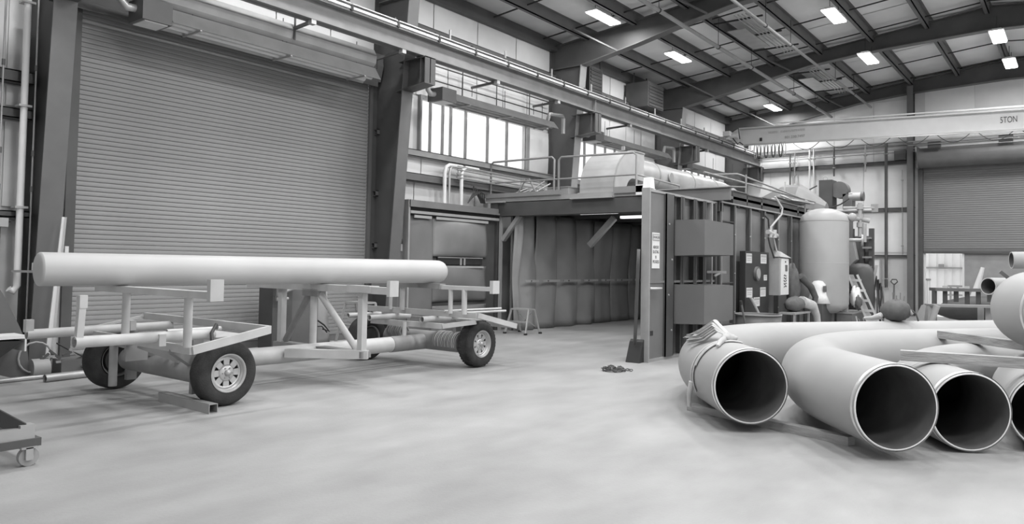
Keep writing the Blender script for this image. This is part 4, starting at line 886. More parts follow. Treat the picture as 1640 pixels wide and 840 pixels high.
# ------------------------------------------------------------------ pipe elbows on the right
def epath(p):
    x, y, az, L, r, th, L2 = p
    pts = []; d = V(math.cos(az), math.sin(az)); P0 = V(x, y)
    for i in range(6): pts.append(P0 + d * (L * i / 5))
    c = P0 + d * L + r * V(d.y, -d.x)
    n = 22
    for i in range(1, n + 1):
        a = az - th * i / n; pts.append(c + r * V(-math.sin(a), math.cos(a)))
    a = az - th; e = pts[-1]; d = V(math.cos(a), math.sin(a))
    for i in range(1, 7): pts.append(e + d * (L2 * i / 6))
    return pts, L, r, th
def elbow(lab, p, z, R, bands=(), group='large blasted pipe bends'):
    pts, L, r, th = epath(p)
    P3 = [(q.x, q.y, z) for q in pts]
    t = thing('pipe_bend', lab, 'pipe', (p[0], p[1], z - R), group)
    obj('outer_wall', MB().sweep(P3, R, n=56, caps=False), ELB, t)
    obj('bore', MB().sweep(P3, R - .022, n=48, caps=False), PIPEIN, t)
    for q, s in ((0, 1), (len(P3) - 1, -1)):
        a, b = V(*P3[q]), V(*P3[q + s]); d = (b - a).normalized()
        u, v = frame_of(d); n = 56; mb = MB(); vs = []
        for rr, off in ((R - .022, 0), (R - .012, -.004), (R - .004, .012), (R + .0025, .03), (R + .0025, .055)):
            for i in range(n):
                t2 = 2 * PI * i / n; vs.append(a + d * off + u * (rr * math.cos(t2)) + v * (rr * math.sin(t2)))
        mb.add(vs, [(k * n + i, k * n + (i + 1) % n, (k + 1) * n + (i + 1) % n, (k + 1) * n + i) for k in range(4) for i in range(n)], True)
        obj('bevelled_end', mb, RIMM, t)
    for i in bands:
        a, b = V(*P3[i]), V(*P3[i + 1])
        d = (b - a).normalized(); obj('weld_seam', MB().sweep([a - d * .012, a, a + d * .012], [R, R + .006, R], n=48, caps=False), MUD, t)
    return t, P3
e1, P1 = elbow('long pipe bend with cloth straps tied round its mouth, leftmost of the pipe bends', (7.271, 2.607, .669, 1.061, 2.847, 1.261, 5.6), .45, .37)
e2, P2 = elbow('pipe bend with the large mouth in the middle, second from the left', (7.03, 1.282, .700, .862, 2.883, 1.304, 3.4), .45, .37)
e3, P3_ = elbow('pipe bend under the front timber, mouth third from the left', (7.795, .823, .576, .135, 3.287, 1.5, 1.2), .364, .352, bands=(8,))
e4, P4 = elbow('pipe bend at the lower right edge, mouth cut by the picture edge', (8.208, .229, .174, 1.297, 2.317, 1.4, .6), .364, .352)
e5, P5 = elbow('smooth pipe bend stacked on top of the timbers at the right edge', (9.062, .154, .557, .215, 1.188, 1.634, .8), 1.225, .40)
def plank(name, lab, p0, p1, w, h, m=WOOD, grp='timbers between the pipes'):
    t = obj(name, MB().bar(p0, p1, w, h), m, None, lab, 'timber', grp, org=((p0[0] + p1[0]) / 2, (p0[1] + p1[1]) / 2, p0[2] - h / 2)); return t
plank('timber', 'front weathered timber laid across the pipe bends', (8.28, 1.47, .770), (8.65, -.9, .770), .12, .098)
plank('timber', 'rear weathered timber laid across the pipe bends', (11.43, 1.54, .770), (9.4, -.4, .770), .12, .098)
plank('floor_timber', 'flat timber on the floor under the first two pipe mouths', (7.98, 3.55, .04), (7.40, 1.72, .04), .11, .078)
plank('floor_timber', 'far floor timber under the pipe bends, mostly hidden', (12.6, 3.0, .04), (10.8, -.5, .04), .11, .078)
# cloth straps round mouth 1
t = thing('tie_straps', 'pale cloth straps knotted around the leftmost pipe bend', 'strap', (7.9, 3.1, .8))
def ring_pt(s, ang, extra=.012, P=P1, z=.45, R=.37):
    i = min(int(s), len(P) - 2); a, b = V(*P[i]), V(*P[i + 1]); c = a.lerp(b, s - i); d = (b - a).normalized(); u = V(-d.y, d.x, 0)
    return c + (u * math.cos(ang) + V(0, 0, 1) * math.sin(ang)) * (R + extra)
flat = [(math.cos(a) * 1.0, math.sin(a) * .3) for a in [i * PI / 4 for i in range(8)]]
for k, (s0, s1, a0, a1) in enumerate(((3.0, 3.6, 1.75, -.5), (3.3, 3.9, 1.7, -.35), (2.8, 3.2, 1.85, .3))):
    pts = [ring_pt(s0 + (s1 - s0) * q / 12, a0 + (a1 - a0) * q / 12) for q in range(13)]
    obj('strap', MB().sweep(pts, .032, n=8, smooth=True, prof=flat), CLOTH, t)
kn = ring_pt(3.4, 1.55, .03)
obj('knot', blob(tuple(kn), .085, sd=2, sq=(1, 1, .6), amp=.2), CLOTH, t)
for k in range(6):
    a = ring_pt(3.4, 1.6, .05); j1, j2 = rnd.uniform(-.12, .12), rnd.uniform(-.1, .1); b = ring_pt(4.6 + .4 * k, 1.0 + .03 * k + j1, .03 + .012 * k); c = ring_pt(6.0 + .9 * k + 4 * j2, .72 + .02 * k + j2, .05)
    obj('loose_end', MB().sweep([a, a.lerp(b, .5) + V(0, 0, .08 + .012 * k), b, c], [.03, .03, .028, .016], n=8, prof=flat), CLOTH if k % 2 else HOSELT, t)
for k in range(2):
    q = [ring_pt(3.6 + .1 * k, -.2, .02), ring_pt(3.7 + .1 * k, -.3, .05) + V(0, 0, -.08)]
    obj('hanging_end', MB().sweep([q[0], q[1], q[1] + V(.0, .0, -.14)], [.03, .028, .02], n=8), CLOTH, t)
a = ring_pt(3.3, 1.45, .03)
obj('loose_end', MB().sweep([a, ring_pt(2.6, 1.2, .03), ring_pt(2.2, 1.05, .02)], [.04, .03, .02], n=8), CLOTH, t)
# sack on far bend
sc = None
i = min(range(len(P1)), key=lambda k: (P1[k][0] - 12.85) ** 2 + (P1[k][1] - 2.45) ** 2)
bx_, by_ = P1[i][0], P1[i][1]
t = thing('canvas_bag', 'dark canvas bag lying on top of the long pipe bend', 'bag', (bx_, by_, .82))
obj('bag_body', blob((bx_ - .02, by_ + .02, .985), .25, sd=1, sq=(.9, .88, .68), amp=.06), CLOTHDK, t)
obj('bag_flap', MB().sweep([(bx_ - .1, by_ + .22, .88), (bx_ - .05, by_ + .1, 1.06), (bx_ - .02, by_ - .08, 1.08), (bx_, by_ - .22, .94)], .03, n=8), CLOTH, t)
obj('bag_strap', MB().sweep([(bx_, by_ - .2, 1.0), (bx_ - .05, by_ - .27, .95), (bx_ - .05, by_ - .3, .84)], .012, n=6), HOSE, t)
obj('bag_tail', MB().sweep([(bx_ - .05, by_ + .2, .9), (bx_ - .03, by_ + .36, .85), (bx_, by_ + .48, .84)], [.06, .035, .02], n=8), CLOTH, t)

# small pipes on a stand at the right edge
def small_pipe(lab, c, d, r, L):
    c = V(*c); d = V(*d).normalized(); t = thing('small_pipe', lab, 'pipe', tuple(c), 'small pipes by the right edge')
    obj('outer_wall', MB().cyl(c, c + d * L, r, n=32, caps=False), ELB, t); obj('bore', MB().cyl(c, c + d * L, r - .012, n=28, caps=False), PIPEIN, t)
    u, v = frame_of(d); n = 32; vs = [c + u * (rr * math.cos(2 * PI * i / n)) + v * (rr * math.sin(2 * PI * i / n)) for rr in (r - .012, r) for i in range(n)]
    obj('pipe_lip', MB().add(vs, [(i, (i + 1) % n, n + (i + 1) % n, n + i) for i in range(n)]), RIMM, t)
small_pipe('small open pipe held high at the right edge, upper of the two', (11.4, .755, 1.765), (.35, -1, .02), .107, 2.2)
small_pipe('small open pipe at the right edge, lower one half behind the bend', (11.9, 1.05, 1.42), (.8, -.5, 0), .115, 2.0)
t = thing('pipe_stand', 'pale pipe stand with a V head under the small pipes', 'stand', (11.6, .85, 0))
obj('column', MB().cyl((11.75, .72, .1), (11.75, .72, 1.45), .04, n=12), GALV, t)
obj('vee_head', MB().bar((11.75, .72, 1.45), (11.7, .9, 1.62), .04, .04).bar((11.75, .72, 1.45), (11.8, .55, 1.62), .04, .04), STEEL2, t)
for a in (0, 2.1, 4.2): obj('leg', MB().bar((11.75, .72, .5), (11.75 + .4 * math.cos(a), .72 + .4 * math.sin(a), .02), .035, .035), GALV, t)
obj('cross_arm', MB().bar((11.75, .95, 1.28), (11.75, .5, 1.28), .05, .05), STEEL2, t)

# benches and fixtures in the right background
t = thing('fixture_table', 'long dark fixture table with stubby hanging legs before the end door', 'table', (22.7, 2.5, 0))
obj('table_top', MB().bar((22.6, 3.25, 1.14), (23.6, 1.2, 1.14), .5, .08), STEEL2, t)
for k in range(9):
    s = k / 8; x, y = 22.55 + s * .95, 3.2 - s * 1.9; zz = (.72, .78, .82, .7, .76, .84, .66, .78, .74)[k]
    obj('hanging_leg', MB().box(x - .06, x + .06, y - .05, y + .05, zz, 1.12), BOOTHDK, t)
    if k % 2: obj('clamp', MB().box(x - .1, x + .1, y - .06, y + .05, 1.18, 1.24), ALU, t)
for (x, y) in ((22.6, 3.2), (23.6, 1.3)): obj('leg', MB().box(x - .05, x + .05, y - .05, y + .05, 0, 1.1), STEEL2, t)
t = thing('dark_vessel', 'long dark cylinder lying behind the low welding bench', 'tank', (24.0, 2.0, 0))
obj('shell', MB().sweep([(24.3, 3.4, .5), (24.3, 3.1, .55), (24.4, 2.6, .58), (25.0, .6, .58)], [.1, .26, .36, .38], n=28), BOOTHDK, t)
obj('saddle', MB().box(24.2, 24.7, 2.2, 2.4, 0, .35), BLACK, t); obj('saddle', MB().box(24.5, 25.0, 1.2, 1.4, 0, .35), BLACK, t)
t = thing('welding_bench', 'low grey steel bench with thick legs on the floor before the dark cylinder', 'bench', (21.2, 2.6, 0))
obj('top', MB().bar((20.4, 3.0, .80), (21.2, 1.75, .80), .5, .05), RAILM, t)
for (x, y) in ((20.45, 2.95), (21.15, 1.85)): obj('leg', MB().box(x - .07, x + .07, y - .07, y + .07, 0, .78), MUD, t)
obj('leg', MB().box(20.85, 20.97, 3.1, 3.22, 0, .78).box(21.5, 21.62, 2.0, 2.12, 0, .78), MUD, t)
obj('sloping_side', MB().prism([(20.3, 3.15, 0.02), (20.3, 3.5, .02), (20.3, 3.15, .8), (20.3, 3.05, .8)], (.05, 0, 0)), MUD, t)
t = thing('pale_clamp_post', 'pale leaning cylinder with a foot beside the low bench', 'tool', (19.8, 2.75, 0))
obj('cylinder', MB().cyl((19.8, 2.95, .2), (19.8, 2.75, .82), .07, n=14), GALV, t); obj('foot', blob((19.8, 2.78, .12), .16, sd=1, sq=(.8, 1.4, .7), amp=.1), MUD, t)
t = thing('white_cone', 'small white cone lying upright behind the fixture table', 'cone', (24.5, 3.0, 1.0))
obj('cone', MB().cyl((25.0, 2.55, 0.9), (25.0, 2.33, 1.75), .10, .05, n=14).cyl((25, 2.8, 0), (25, 2.55, .9), .03, n=8), WALLLOW, t)
t = thing('shovel', 'shovel with a D handle leaning on the far wall by the end door', 'shovel', (EX - .3, 5.5, 0))
obj('shaft', MB().cyl((EX - .5, 5.55, .1), (EX - .3, 5.55, 1.15), .025, n=8), STEEL2, t)
obj('grip', MB().sweep([(EX - .3, 5.55, 1.1), (EX - .29, 5.66, 1.22), (EX - .28, 5.62, 1.3), (EX - .28, 5.48, 1.3), (EX - .29, 5.44, 1.22)], .022, n=8, closed=True), STEEL, t)
obj('blade', MB().box(EX - .56, EX - .53, 5.43, 5.67, 0, .35), STEEL, t)
t = thing('floor_clutter_box', 'small dark crate with tools near the end column', 'crate', (27.5, 4.9, 0))
obj('crate', MB().box(27.3, 27.7, 4.75, 5.15, 0, .45), STEEL2, t)
for k in range(4): obj('tool', MB().cyl((27.5, 4.8 + k * .1, .4), (27.45, 4.75 + k * .12, .8 + .1 * (k % 2)), .02, n=6), MUD, t)
t = thing('bollard', 'thin pale post just inside the end doorway', 'post', (EX - .7, 4.45, 0))
obj('post', MB().cyl((EX - .5, 4.42, 0), (EX - .5, 4.42, 1.3), .06, n=12), WHITE, t); obj('cap', MB().cyl((EX - .5, 4.42, 1.3), (EX - .5, 4.42, 1.36), .08, n=12), MUD, t)

# ------------------------------------------------------------------ the trailer and its pipe
tr_ = thing('pipe_trailer', 'four-wheeled pale steel pipe trailer with three raised cradles', 'trailer', (6.6, 8.45, 0))
obj('spine_tube', MB().cyl((4.6, 8.45, .37), (8.45, 8.45, .35), .115, n=28), PAINTLT, tr_)
obj('spine_sleeve', MB().cyl((8.0, 8.45, .352), (8.75, 8.45, .348), .122, n=28), PAINTMD, tr_)
def axle(x, rr):
    obj('axle_tube', MB().cyl((x, 7.72, .37), (x, 9.35, .37), rr, n=28), PAINTMD, tr_)
axle(4.5, .135); axle(8.82, .15)
for k in range(13): obj('rope_turn', MB().sweep([(8.82 + .165 * math.cos(a), 7.75 + k * .036, .37 + .165 * math.sin(a)) for a in [i * PI / 8 for i in range(-1, 10)]], .012, n=6), HOSELT if k % 2 else MUD, tr_)
obj('spring_coil', MB().sweep([(8.6 + .09 * math.cos(a), 8.75 + a * .008, .5 + .09 * math.sin(a)) for a in [i * PI / 4 for i in range(56)]], .016, n=6), MUD, tr_)
# wheels
def wheel(x, y, z, out):     # out = -1: outer face toward -y
    R, Wd = .352, .22
    yc = 0
    prof = [(.205, -.085), (.215, -.105), (.26, -.118), (.315, -.115), (.342, -.095), (.355, -.07), (.355, .07), (.342, .095), (.315, .115), (.26, .118), (.215, .105), (.205, .085)]
    tb = MB().lathe(prof, (x, y, z), 'y', n=64, close=True)
    for i in range(40 if x > 8.6 else 0):
        a = 2 * PI * i / 40
        for side in (-1, 1):
            a2 = a + (.04 if side > 0 else 0)
            c = V(x + .356 * math.cos(a2), y + side * .055, z + .356 * math.sin(a2)); tv = V(-math.sin(a2), 0, math.cos(a2))
            if c.z < .012: continue
            tb.bar(c - tv * .016, c + tv * .016, .06, .006)
    ty = obj('tyre', tb, RUBBER, tr_)
    o = out
    rim = MB().lathe([(.21, -.1 * o * -1), (.205, .09 * o), (.185, .085 * o), (.178, .045 * o), (.165, .04 * o)], (x, y, z), 'y', n=48)
    rim.lathe([(.212, .108 * o), (.198, .112 * o), (.185, .085 * o), (.182, -.08 * o), (.2, -.1 * o)], (x, y, z), 'y', n=48)
    rm = obj('wheel_rim', rim, GALV, tr_)
    di = MB().lathe([(.182, .05 * o), (.150, .06 * o), (.150, .045 * o), (.182, .04 * o)], (x, y, z), 'y', n=48, close=True)
    di.lathe([(0, .075 * o), (.075, .075 * o), (.095, .05 * o), (.095, .03 * o), (0, .03 * o)], (x, y, z), 'y', n=32)
    for i in range(8):
        a = 2 * PI * i / 8; w0, w1 = .033, .036
        d = V(math.cos(a), 0, math.sin(a)); tv = V(-math.sin(a), 0, math.cos(a)); c = V(x, y, z)
        yy = V(0, .055 * o, 0); y2 = V(0, .04 * o, 0)
        P = [c + d * .09 - tv * w0 + yy, c + d * .09 + tv * w0 + yy, c + d * .156 + tv * w1 + yy, c + d * .156 - tv * w1 + yy]
        di.prism(P, tuple(V(0, -.015 * o, 0)))
    dk = obj('wheel_disc', di, ALU, tr_)
    obj('dark_backing', MB().cyl((x, y + .02 * o, z), (x, y - .09 * o, z), .155, n=32), BLACK, tr_)  # black cylinder stands in for the shade behind the spoke holes
    obj('hub_cap', MB().lathe([(0, .115 * o), (.03, .11 * o), (.038, .075 * o)], (x, y, z), 'y', n=20), GALV, dk)
    for i in range(6):
        a = 2 * PI * i / 6; obj('wheel_nut', MB().cyl((x + .058 * math.cos(a), y + .074 * o, z + .058 * math.sin(a)), (x + .058 * math.cos(a), y + .09 * o, z + .058 * math.sin(a)), .009, n=6), GALV, dk)
wheel(4.68, 7.57, .36, -1); wheel(9.02, 7.57, .36, -1); wheel(4.40, 9.5, .36, 1); wheel(8.42, 9.45, .36, 1)
for x, s in ((4.5, 1), (8.82, 1)):
    for y in (7.82, 9.3): obj('axle_plate', MB().box(x - .06, x + .06, y - .03, y + .03, .12 if x < 5 else .3, .74), PAINTMD, tr_)
# front deck frame: raised at the back, lower at the front
A, B_, C_, D_ = (4.98, 9.95, .84), (5.03, 7.25, .83), (4.12, 7.25, .67), (4.05, 9.8, .70)
for p, q, m in ((A, B_, PAINTLT), (B_, C_, PAINTLT), (C_, D_, PAINTLT)): obj('deck_bar', MB().bar(p, q, .05, .085), m, tr_)
obj('deck_bar', MB().bar(A, D_, .03, .03), PAINTLT, tr_)
obj('deck_plate', MB().prism([(4.6, 7.6, .735), (4.85, 7.4, .77), (4.85, 8.0, .77), (4.65, 8.0, .74)], (0, 0, .01)), PAINTLT, tr_)
# rear deck frame
obj('deck_bar', MB().bar((8.6, 9.85, .83), (8.66, 7.28, .82), .05, .09), PAINTLT, tr_)
obj('deck_bar', MB().bar((8.42, 9.9, .64), (8.42, 7.75, .65), .06, .08), PAINTLT, tr_)
obj('deck_bar', MB().bar((8.42, 7.75, .65), (8.66, 7.3, .73), .06, .07), PAINTLT, tr_)
obj('deck_bar', MB().bar((8.66, 7.28, .83), (9.6, 7.26, .62), .06, .08), PAINTLT, tr_)
obj('deck_bar', MB().bar((9.6, 7.3, .62), (9.6, 9.6, .62), .06, .07), PAINTMD, tr_)
obj('deck_plate', MB().box(8.65, 8.95, 7.4, 7.75, .74, .76), PAINTLT, tr_)
for y, z in ((7.9, .865), (7.8, .83)): obj('slide_rod', MB().cyl((8.6, y, z), (9.9, y - .1, z), .018, n=8), PAINTLT, tr_)
# slide tubes and end stakes
def tube_h(p, q, r):
    p, q = V(*p), V(*q)
    mb = MB().cyl(p, q, r, n=20, caps=False).cyl(p, q, r - .008, n=20, caps=False)
    d = (q - p).normalized(); u, v = frame_of(d); n = 20
    vs = [p + u * (rr * math.cos(2 * PI * i / n)) + v * (rr * math.sin(2 * PI * i / n)) for rr in (r - .008, r) for i in range(n)]
    mb.add(vs, [(i, (i + 1) % n, n + (i + 1) % n, n + i) for i in range(n)])
    obj('slide_tube', mb, PAINTLT, tr_)
tube_h((3.06, 7.42, .815), (4.5, 7.5, .80), .055); tube_h((3.36, 9.35, .735), (5.0, 9.3, .755), .055)
tube_h((4.3, 8.1, .79), (4.95, 8.1, .79), .03)
for (x, y) in ((3.85, 7.45), (4.45, 9.3)): obj('sleeve_clamp', MB().box(x, x + .07, y - .06, y + .06, .72, .84), PAINTLT, tr_)
tube_h((8.02, 8.95, .73), (8.9, 8.95, .73), .045); tube_h((8.32, 8.1, .735), (8.95, 8.1, .735), .05); tube_h((8.1, 9.55, .73), (8.8, 9.55, .73), .04)
obj('stake', MB().bar((3.10, 7.42, .84), (3.12, 7.42, 1.22), .06, .06), PAINTLT, tr_); obj('stake', MB().bar((3.38, 9.35, .76), (3.38, 9.35, .90), .08, .08), PAINTLT, tr_)
obj('stake_cap', MB().box(3.085, 3.155, 7.385, 7.455, 1.13, 1.25), PAINTLT, tr_)
# cradles
obj('cradle_beam', MB().bar((4.0, 9.05, 1.255), (4.0, 6.68, 1.255), .13, .07), PAINTLT, tr_)
obj('cradle_stop', MB().box(3.93, 4.07, 6.62, 6.68, 1.2, 1.41), PAINTLT, tr_)
for y in (8.42, 7.13): obj('cradle_post', MB().cyl((4.0, y, .72), (4.0, y, 1.24), .042, n=16), PAINTLT, tr_)
obj('cradle_beam', MB().bar((6.62, 10.05, 1.245), (6.62, 7.0, 1.24), .14, .09), PAINTLT, tr_)
obj('cradle_sleeve', MB().bar((6.62, 7.75, 1.25), (6.62, 7.3, 1.25), .16, .09), PAINTLT, tr_)
obj('cradle_stop', MB().box(6.55, 6.70, 6.94, 7.0, 1.17, 1.37), PAINTLT, tr_)
for y in (9.25, 7.52): obj('cradle_post', MB().bar((6.62, y, .40), (6.62, y, 1.21), .088, .088), PAINTLT, tr_)
obj('cradle_post', MB().cyl((6.62, 8.53, .45), (6.62, 8.53, 1.2), .05, n=16), PAINTLT, tr_)
obj('cradle_brace', MB().cyl((6.62, 8.62, 1.16), (6.62, 9.15, .46), .045, n=14), PAINTMD, tr_); obj('cradle_brace', MB().cyl((6.62, 8.40, 1.16), (6.62, 7.6, .44), .045, n=14), PAINTLT, tr_)
obj('cradle_gusset', MB().box(6.55, 6.69, 8.36, 8.7, 1.12, 1.22), PAINTMD, tr_)
obj('base_channel', MB().bar((6.02, 8.31, .40), (6.64, 7.42, .40), .10, .11), PAINTLT, tr_)
obj('post_foot', MB().box(6.54, 6.70, 7.43, 9.33, .36, .44), PAINTMD, tr_)
obj('cradle_beam', MB().bar((8.56, 9.45, 1.25), (8.56, 7.9, 1.25), .13, .075), PAINTMD, tr_)
obj('cradle_arm', MB().bar((8.58, 7.95, 1.235), (8.58, 6.92, 1.235), .11, .06), PAINTLT, tr_)
obj('cradle_stop', MB().box(8.51, 8.66, 6.86, 6.92, 1.17, 1.36), PAINTLT, tr_)
for y, r in ((8.78, .042), (9.05, .03), (7.73, .035), (7.45, .042)): obj('cradle_post', MB().cyl((8.56, y, .84), (8.56, y, 1.215), r, n=14), PAINTLT, tr_)
for (x, y) in ((8.3, 8.45), (4.5, 8.6)): obj('frame_post', MB().cyl((x, y, .4), (x, y, .68), .035, n=12), PAINTLT, tr_)
obj('jack_leg', MB().cyl((4.02, 8.72, .72), (4.02, 8.72, .16), .045, n=16), PAINTMD, tr_)
obj('jack_plate', MB().box(4.05, 4.3, 8.5, 8.53, .45, .62), PAINTMD, tr_)
obj('axle_brace', MB().bar((4.08, 9.3, .69), (4.5, 8.5, .48), .06, .1), PAINTMD, tr_); obj('axle_brace', MB().bar((4.1, 8.3, .66), (4.5, 7.9, .44), .05, .09), PAINTMD, tr_)
obj('axle_brace', MB().bar((4.1, 7.6, .66), (4.55, 7.85, .4), .06, .1), PAINTMD, tr_)
obj('chain_drape', MB().sweep([(4.6, 7.6, .85), (4.5, 7.45, .9), (4.42, 7.4, .82), (4.4, 7.35, .74)], .02, n=6), BLACK, tr_)
# pipe on the trailer
t = thing('long_steel_pipe', 'long blasted steel pipe lying on the trailer cradles', 'pipe', (3.2, 8.62, 1.3))
PR, PZ = .178, 1.472
pa, pb = V(3.2, 8.62, PZ), V(8.72, 8.2, PZ); pd = (pb - pa).normalized()
q = [pa - pd * .028, pa - pd * .024, pa - pd * .012, pa]; rr = [.0001, PR * .86, PR * .97, PR]
q += [pb, pb + pd * .05, pb + pd * .10, pb + pd * .145, pb + pd * .17, pb + pd * .18]; rr += [PR, PR * .98, PR * .9, PR * .7, PR * .4, .0001]
obj('pipe_wall', MB().sweep(q[3:5], rr[3:5], n=56, caps=False), PIPE, t)
obj('end_cap', MB().sweep(q[:4], rr[:4], n=56, caps=False), PIPE, t)
obj('domed_cap', MB().sweep(q[4:], rr[4:], n=56, caps=False), PIPE, t)
# square tube chocking the front wheel
t = thing('square_tube', 'short hollow square steel tube lying against the front trailer wheel', 'tube', (4.45, 7.8, 0))
a0, a1 = V(4.36, 7.22, .05), V(4.38, 8.3, .05)
mb = MB()
for (dx, dz, ww, hh) in ((-.046, 0, .006, .098), (.046, 0, .006, .098), (0, .046, .098, .006), (0, -.046, .098, .006)):
    mb.bar(a0 + V(dx, 0, dz), a1 + V(dx, 0, dz), ww, hh)
obj('tube_walls', mb, GALV, t)

# ------------------------------------------------------------------ behind the trailer
t = thing('steel_locker', 'tall dark steel locker with a bent pipe, standing before the shutter', 'locker', (8.0, 11.2, 0))
obj('body', MB().box(7.75, 8.15, 11.1, 11.5, .08, 1.2), STEEL, t); obj('side_sheet', MB().box(8.16, 8.75, 11.15, 11.2, .1, 1.2), STEEL2, t)
obj('bent_pipe', MB().sweep([(8.3, 10.95, 1.2), (7.9, 10.95, 1.08), (7.72, 10.95, 1.0), (7.72, 10.95, .94), (7.95, 10.95, .95)], .03, n=10), MUD, t)
obj('valve', MB().cyl((7.6, 10.95, 1.2), (7.9, 10.95, 1.2), .035, n=10).box(7.68, 7.75, 10.9, 11.0, 1.0, 1.3), STEEL2, t)
t = thing('folded_canvas', 'grey crumpled sheet panel with black straps leaning at the shutter', 'sheet', (8.9, 11.3, 0))
obj('sheet', MB().grid(lambda u, v: (8.2 + 1.0 * u, 11.35 + .1 * v + .02 * math.sin(6 * u + 3 * v), .06 + 1.0 * v), 10, 8, True, (0, .02, 0)), MUD, t)
obj('strap', MB().sweep([(8.8, 11.3, .55), (9.0, 11.28, .42), (9.1, 11.25, .3), (8.95, 11.25, .35)], .015, n=6).sweep([(8.75, 11.3, .4), (8.95, 11.28, .4), (9.05, 11.25, .28)], .012, n=6), BLACK, t)
t = thing('hose_pile', 'low heap of black hoses and fittings on the floor behind the trailer', 'hoses', (8.4, 10.9, 0))
for k in range(8): obj('hose', MB().sweep([(7.7 + .2 * k, 10.75, .03), (7.9 + .2 * k, 10.95, .08 + .02 * (k % 3)), (8.15 + .2 * k, 10.8, .05), (8.2 + .2 * k, 10.65, .03)], .03, n=6), HOSE if k % 3 else STEEL2, t)
def stool(lab, x, y, h, s=1.0, rz=0.0, m=ALU):
    t = thing('step_stool', lab, 'stool', (x, y, 0), 'folding two-step stools')
    R = Matrix.Rotation(rz, 3, 'Z')
    def w(a, b, c): p = R @ V(a, b, 0); return (x + p.x, y + p.y, c)
    def q(mb, p0, p1, ww, hh): mb.bar(w(*p0), w(*p1), ww, hh); return mb
    obj('top_step', q(MB(), (-.02, -.25 * s, h), (-.02, .25 * s, h), .26 * s, .035), m, t)
    obj('lower_step', q(MB(), (-.2 * s, -.27 * s, h * .5), (-.2 * s, .27 * s, h * .5), .1 * s, .03), m, t)
    for b in (-1, 1):
        obj('leg', q(MB(), (-.12 * s, b * .25 * s, h), (-.30 * s, b * .30 * s, .02), .03, .04), m, t)
        obj('leg', q(MB(), (.10 * s, b * .25 * s, h), (.28 * s, b * .28 * s, .02), .03, .04), m, t)
    for b in (-1, 1):
        for a in (-.30, .28): p = w(a * s, b * .30 * s, .0); obj('rubber_foot', MB().box(p[0] - .03, p[0] + .03, p[1] - .03, p[1] + .03, 0, .04), BLACK, t)
    obj('diagonal_rods', q(q(MB(), (.05, -.2 * s, h * .85), (.2 * s, .2 * s, h * .3), .012, .012), (.05, .2 * s, h * .85), (.2 * s, -.2 * s, h * .3), .012, .012), m, t)
stool('pale two-step stool standing at the left end of the booth opening', 14.1, 10.45, .57, 1.0)
stool('taller step stool half hidden behind the trailer, before the shutter', 9.55, 10.9, .84, 1.1)
drum('dark_bin', 'dark plastic bin behind the rear deck of the trailer', 10.2, 10.7, .28, .62, BLACK)
t = thing('welding_cart', 'low cart with hoses and a perforated plate behind the trailer spine', 'cart', (9.6, 10.8, 0))
obj('deck', MB().box(9.1, 9.9, 10.35, 10.5, .22, .3), MUD, t)
for k in range(6): obj('plate_hole', MB().cyl((9.2 + k * .07, 10.35, .26 + .02 * (k % 2)), (9.2 + k * .07, 10.34, .26 + .02 * (k % 2)), .014, n=8), BLACK, t)
for x in (9.2, 9.8): obj('cart_wheel', MB().cyl((x, 10.36, .1), (x, 10.44, .1), .1, n=16), RUBBER, t)

# ------------------------------------------------------------------ left edge items
t = thing('curved_plate', 'large dark plate with a curved edge standing at the left edge', 'plate', (3.7, 11.0, 0))
obj('plate', MB().prism([(3.2, 10.98, .25), (3.2, 10.98, 1.7), (3.45, 10.98, 1.45), (3.66, 10.98, 1.12), (3.86, 10.98, .7), (3.96, 10.98, .45), (4.0, 10.98, .05), (3.9, 10.98, 0)], (0, .03, 0)), STEEL2, t)
obj('top_channel', MB().box(3.0, 3.78, 10.5, 10.9, .58, .62).box(3.76, 3.78, 10.5, 10.9, .42, .6), WHITE, t)
obj('base', MB().prism([(3.0, 10.5, 0.0), (3.75, 10.5, .55), (3.0, 10.5, .58)], (0, .45, 0)), BLACK, t)
t = thing('floor_winch', 'dirty winch motor with guard wheel on the floor by the left column', 'winch', (4.0, 11.0, 0))
obj('base_plate', MB().box(3.9, 4.9, 10.85, 11.3, 0, .04), BLACK, t)
obj('guard_wheel', MB().sweep([(4.05 + .2 * math.cos(a), 10.95, .28 + .2 * math.sin(a)) for a in [i * PI / 8 for i in range(16)]], .014, n=6, closed=True), MUD, t)
obj('motor', MB().cyl((4.0, 10.95, .14), (4.2, 10.95, .14), .12, n=18), MUD, t)
obj('gearbox', MB().box(4.35, 4.75, 10.9, 11.2, .03, .22), STEEL2, t); obj('gearbox_bolt', MB().cyl((4.62, 10.9, .13), (4.62, 10.86, .13), .025, n=10).cyl((4.7, 10.9, .08), (4.7, 10.86, .08), .025, n=10), GALV, t)
for k in range(7): obj('linkage', MB().bar((4.05 + .08 * k, 10.93, .2 + .08 * (k % 3)), (4.2 + .07 * k, 10.92, .32 - .04 * (k % 4)), .03, .03), MUD if k % 2 else STEEL, t)
obj('drag_cable', MB().sweep([(4.3, 10.95, .45), (4.45, 10.93, .35), (4.6, 10.9, .26), (5.3, 10.95, .22)], .012, n=6), BLACK, t)
t = thing('floor_pipe', 'thin long pipe lying on the floor at the left edge', 'pipe', (3.8, 10.9, 0), 'loose pipes on the floor by the left column')
obj('tube', MB().cyl((2.6, 10.78, .03), (5.6, 10.95, .03), .03, n=14), GALV, t)
t = thing('floor_pipe', 'thicker short pipe on the floor with its dark open end showing', 'pipe', (4.1, 10.5, 0), 'loose pipes on the floor by the left column')
obj('tube', MB().cyl((4.02, 10.55, .05), (5.4, 10.7, .05), .05, n=18, caps=False).cyl((4.02, 10.55, .05), (5.4, 10.7, .05), .042, n=18, caps=False), GALV, t)
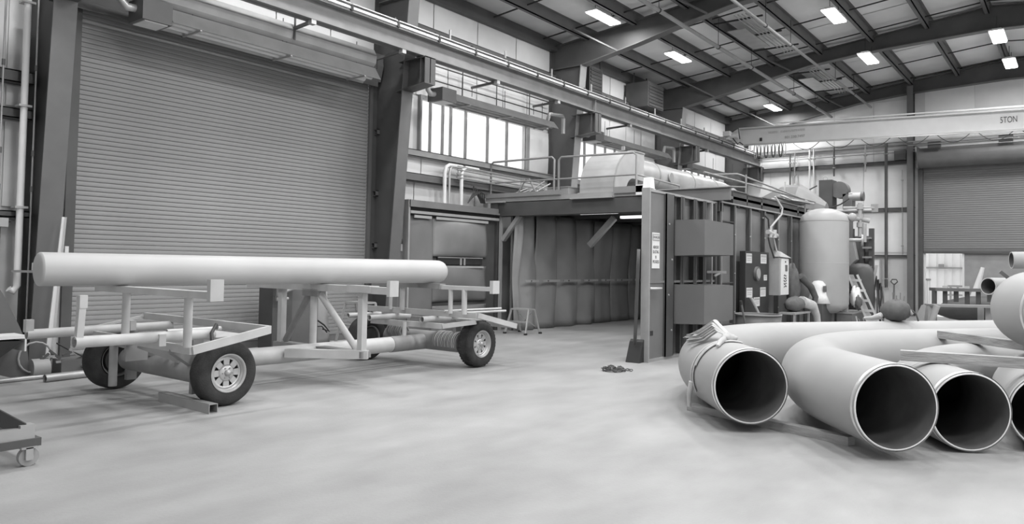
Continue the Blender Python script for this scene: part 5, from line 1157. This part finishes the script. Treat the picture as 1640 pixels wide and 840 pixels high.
obj('bore', MB().cyl((4.05, 10.553, .05), (5.4, 10.7, .05), .041, n=18), BLACK, t)  # solid black plug stands in for the shade inside the open end
t = thing('rail_stub', 'small clamp and pipe stub at the foot of the shutter door', 'fitting', (5.1, 11.3, 0))
obj('stub', MB().cyl((5.0, 11.35, .1), (5.5, 11.35, .1), .04, n=12).box(4.98, 5.06, 11.28, 11.42, 0, .14), GALV, t)
# rolling cart at lower left
t = thing('rolling_cart', 'corner of a low black and pale rolling cart at the lower left', 'cart', (2.2, 6.5, 0))
obj('side_rail', MB().box(1.0, 2.44, 6.42, 6.50, .145, .205), STEEL, t)
obj('deck_edge', MB().box(1.0, 2.30, 6.44, 6.52, .205, .29), GALV, t)
obj('end_rail', MB().box(2.37, 2.44, 6.51, 8.0, .145, .205), STEEL, t)
obj('corner_block', MB().box(2.30, 2.40, 6.44, 6.54, .205, .31), GALV, t)
obj('diagonal_bar', MB().bar((2.33, 6.5, .27), (2.0, 6.62, .52), .05, .10), BLACK, t)
obj('inner_bar', MB().box(1.0, 2.1, 6.6, 6.66, .26, .32), BLACK, t); obj('inner_bar', MB().bar((2.2, 6.62, .3), (1.8, 6.9, .38), .04, .04), GALV, t)
cs = obj('caster_fork', MB().box(2.33, 2.38, 6.40, 6.42, .05, .145).box(2.33, 2.38, 6.48, 6.50, .05, .145).box(2.3, 2.41, 6.40, 6.50, .135, .148), GALV, t)
obj('caster_wheel', MB().cyl((2.36, 6.425, .07), (2.36, 6.475, .07), .07, n=28), MUD, t)
obj('caster_hub', MB().cyl((2.36, 6.415, .07), (2.36, 6.485, .07), .03, n=14), GALV, t)

# chain coil on the open floor
t = thing('chain_coil', 'small pile of coiled dark chain alone on the open floor', 'chain', (10.1, 5.75, 0))
for k in range(64):
    a = k * .42; r = .05 + .14 * (k / 64) ** .6; z = .018 + .028 * (k % 3) * (1 - k / 80)
    x, y = 10.12 + r * math.cos(a) * 1.0, 5.76 + r * math.sin(a)
    if k > 60: x, y = 10.12 + .14, 5.76 - .14 - (k - 60) * .03
    d = V(-math.sin(a), math.cos(a), 0); n_ = V(0, 0, 1) if k % 2 else V(math.cos(a), math.sin(a), 0)
    pts = [V(x, y, max(z, .02)) + d * (.03 * math.cos(b)) + n_ * (.015 * math.sin(b)) for b in [i * PI / 4 for i in range(8)]]
    obj('chain_link', MB().sweep(pts, .0065, n=5, closed=True), STEEL, t)
fix_normals()
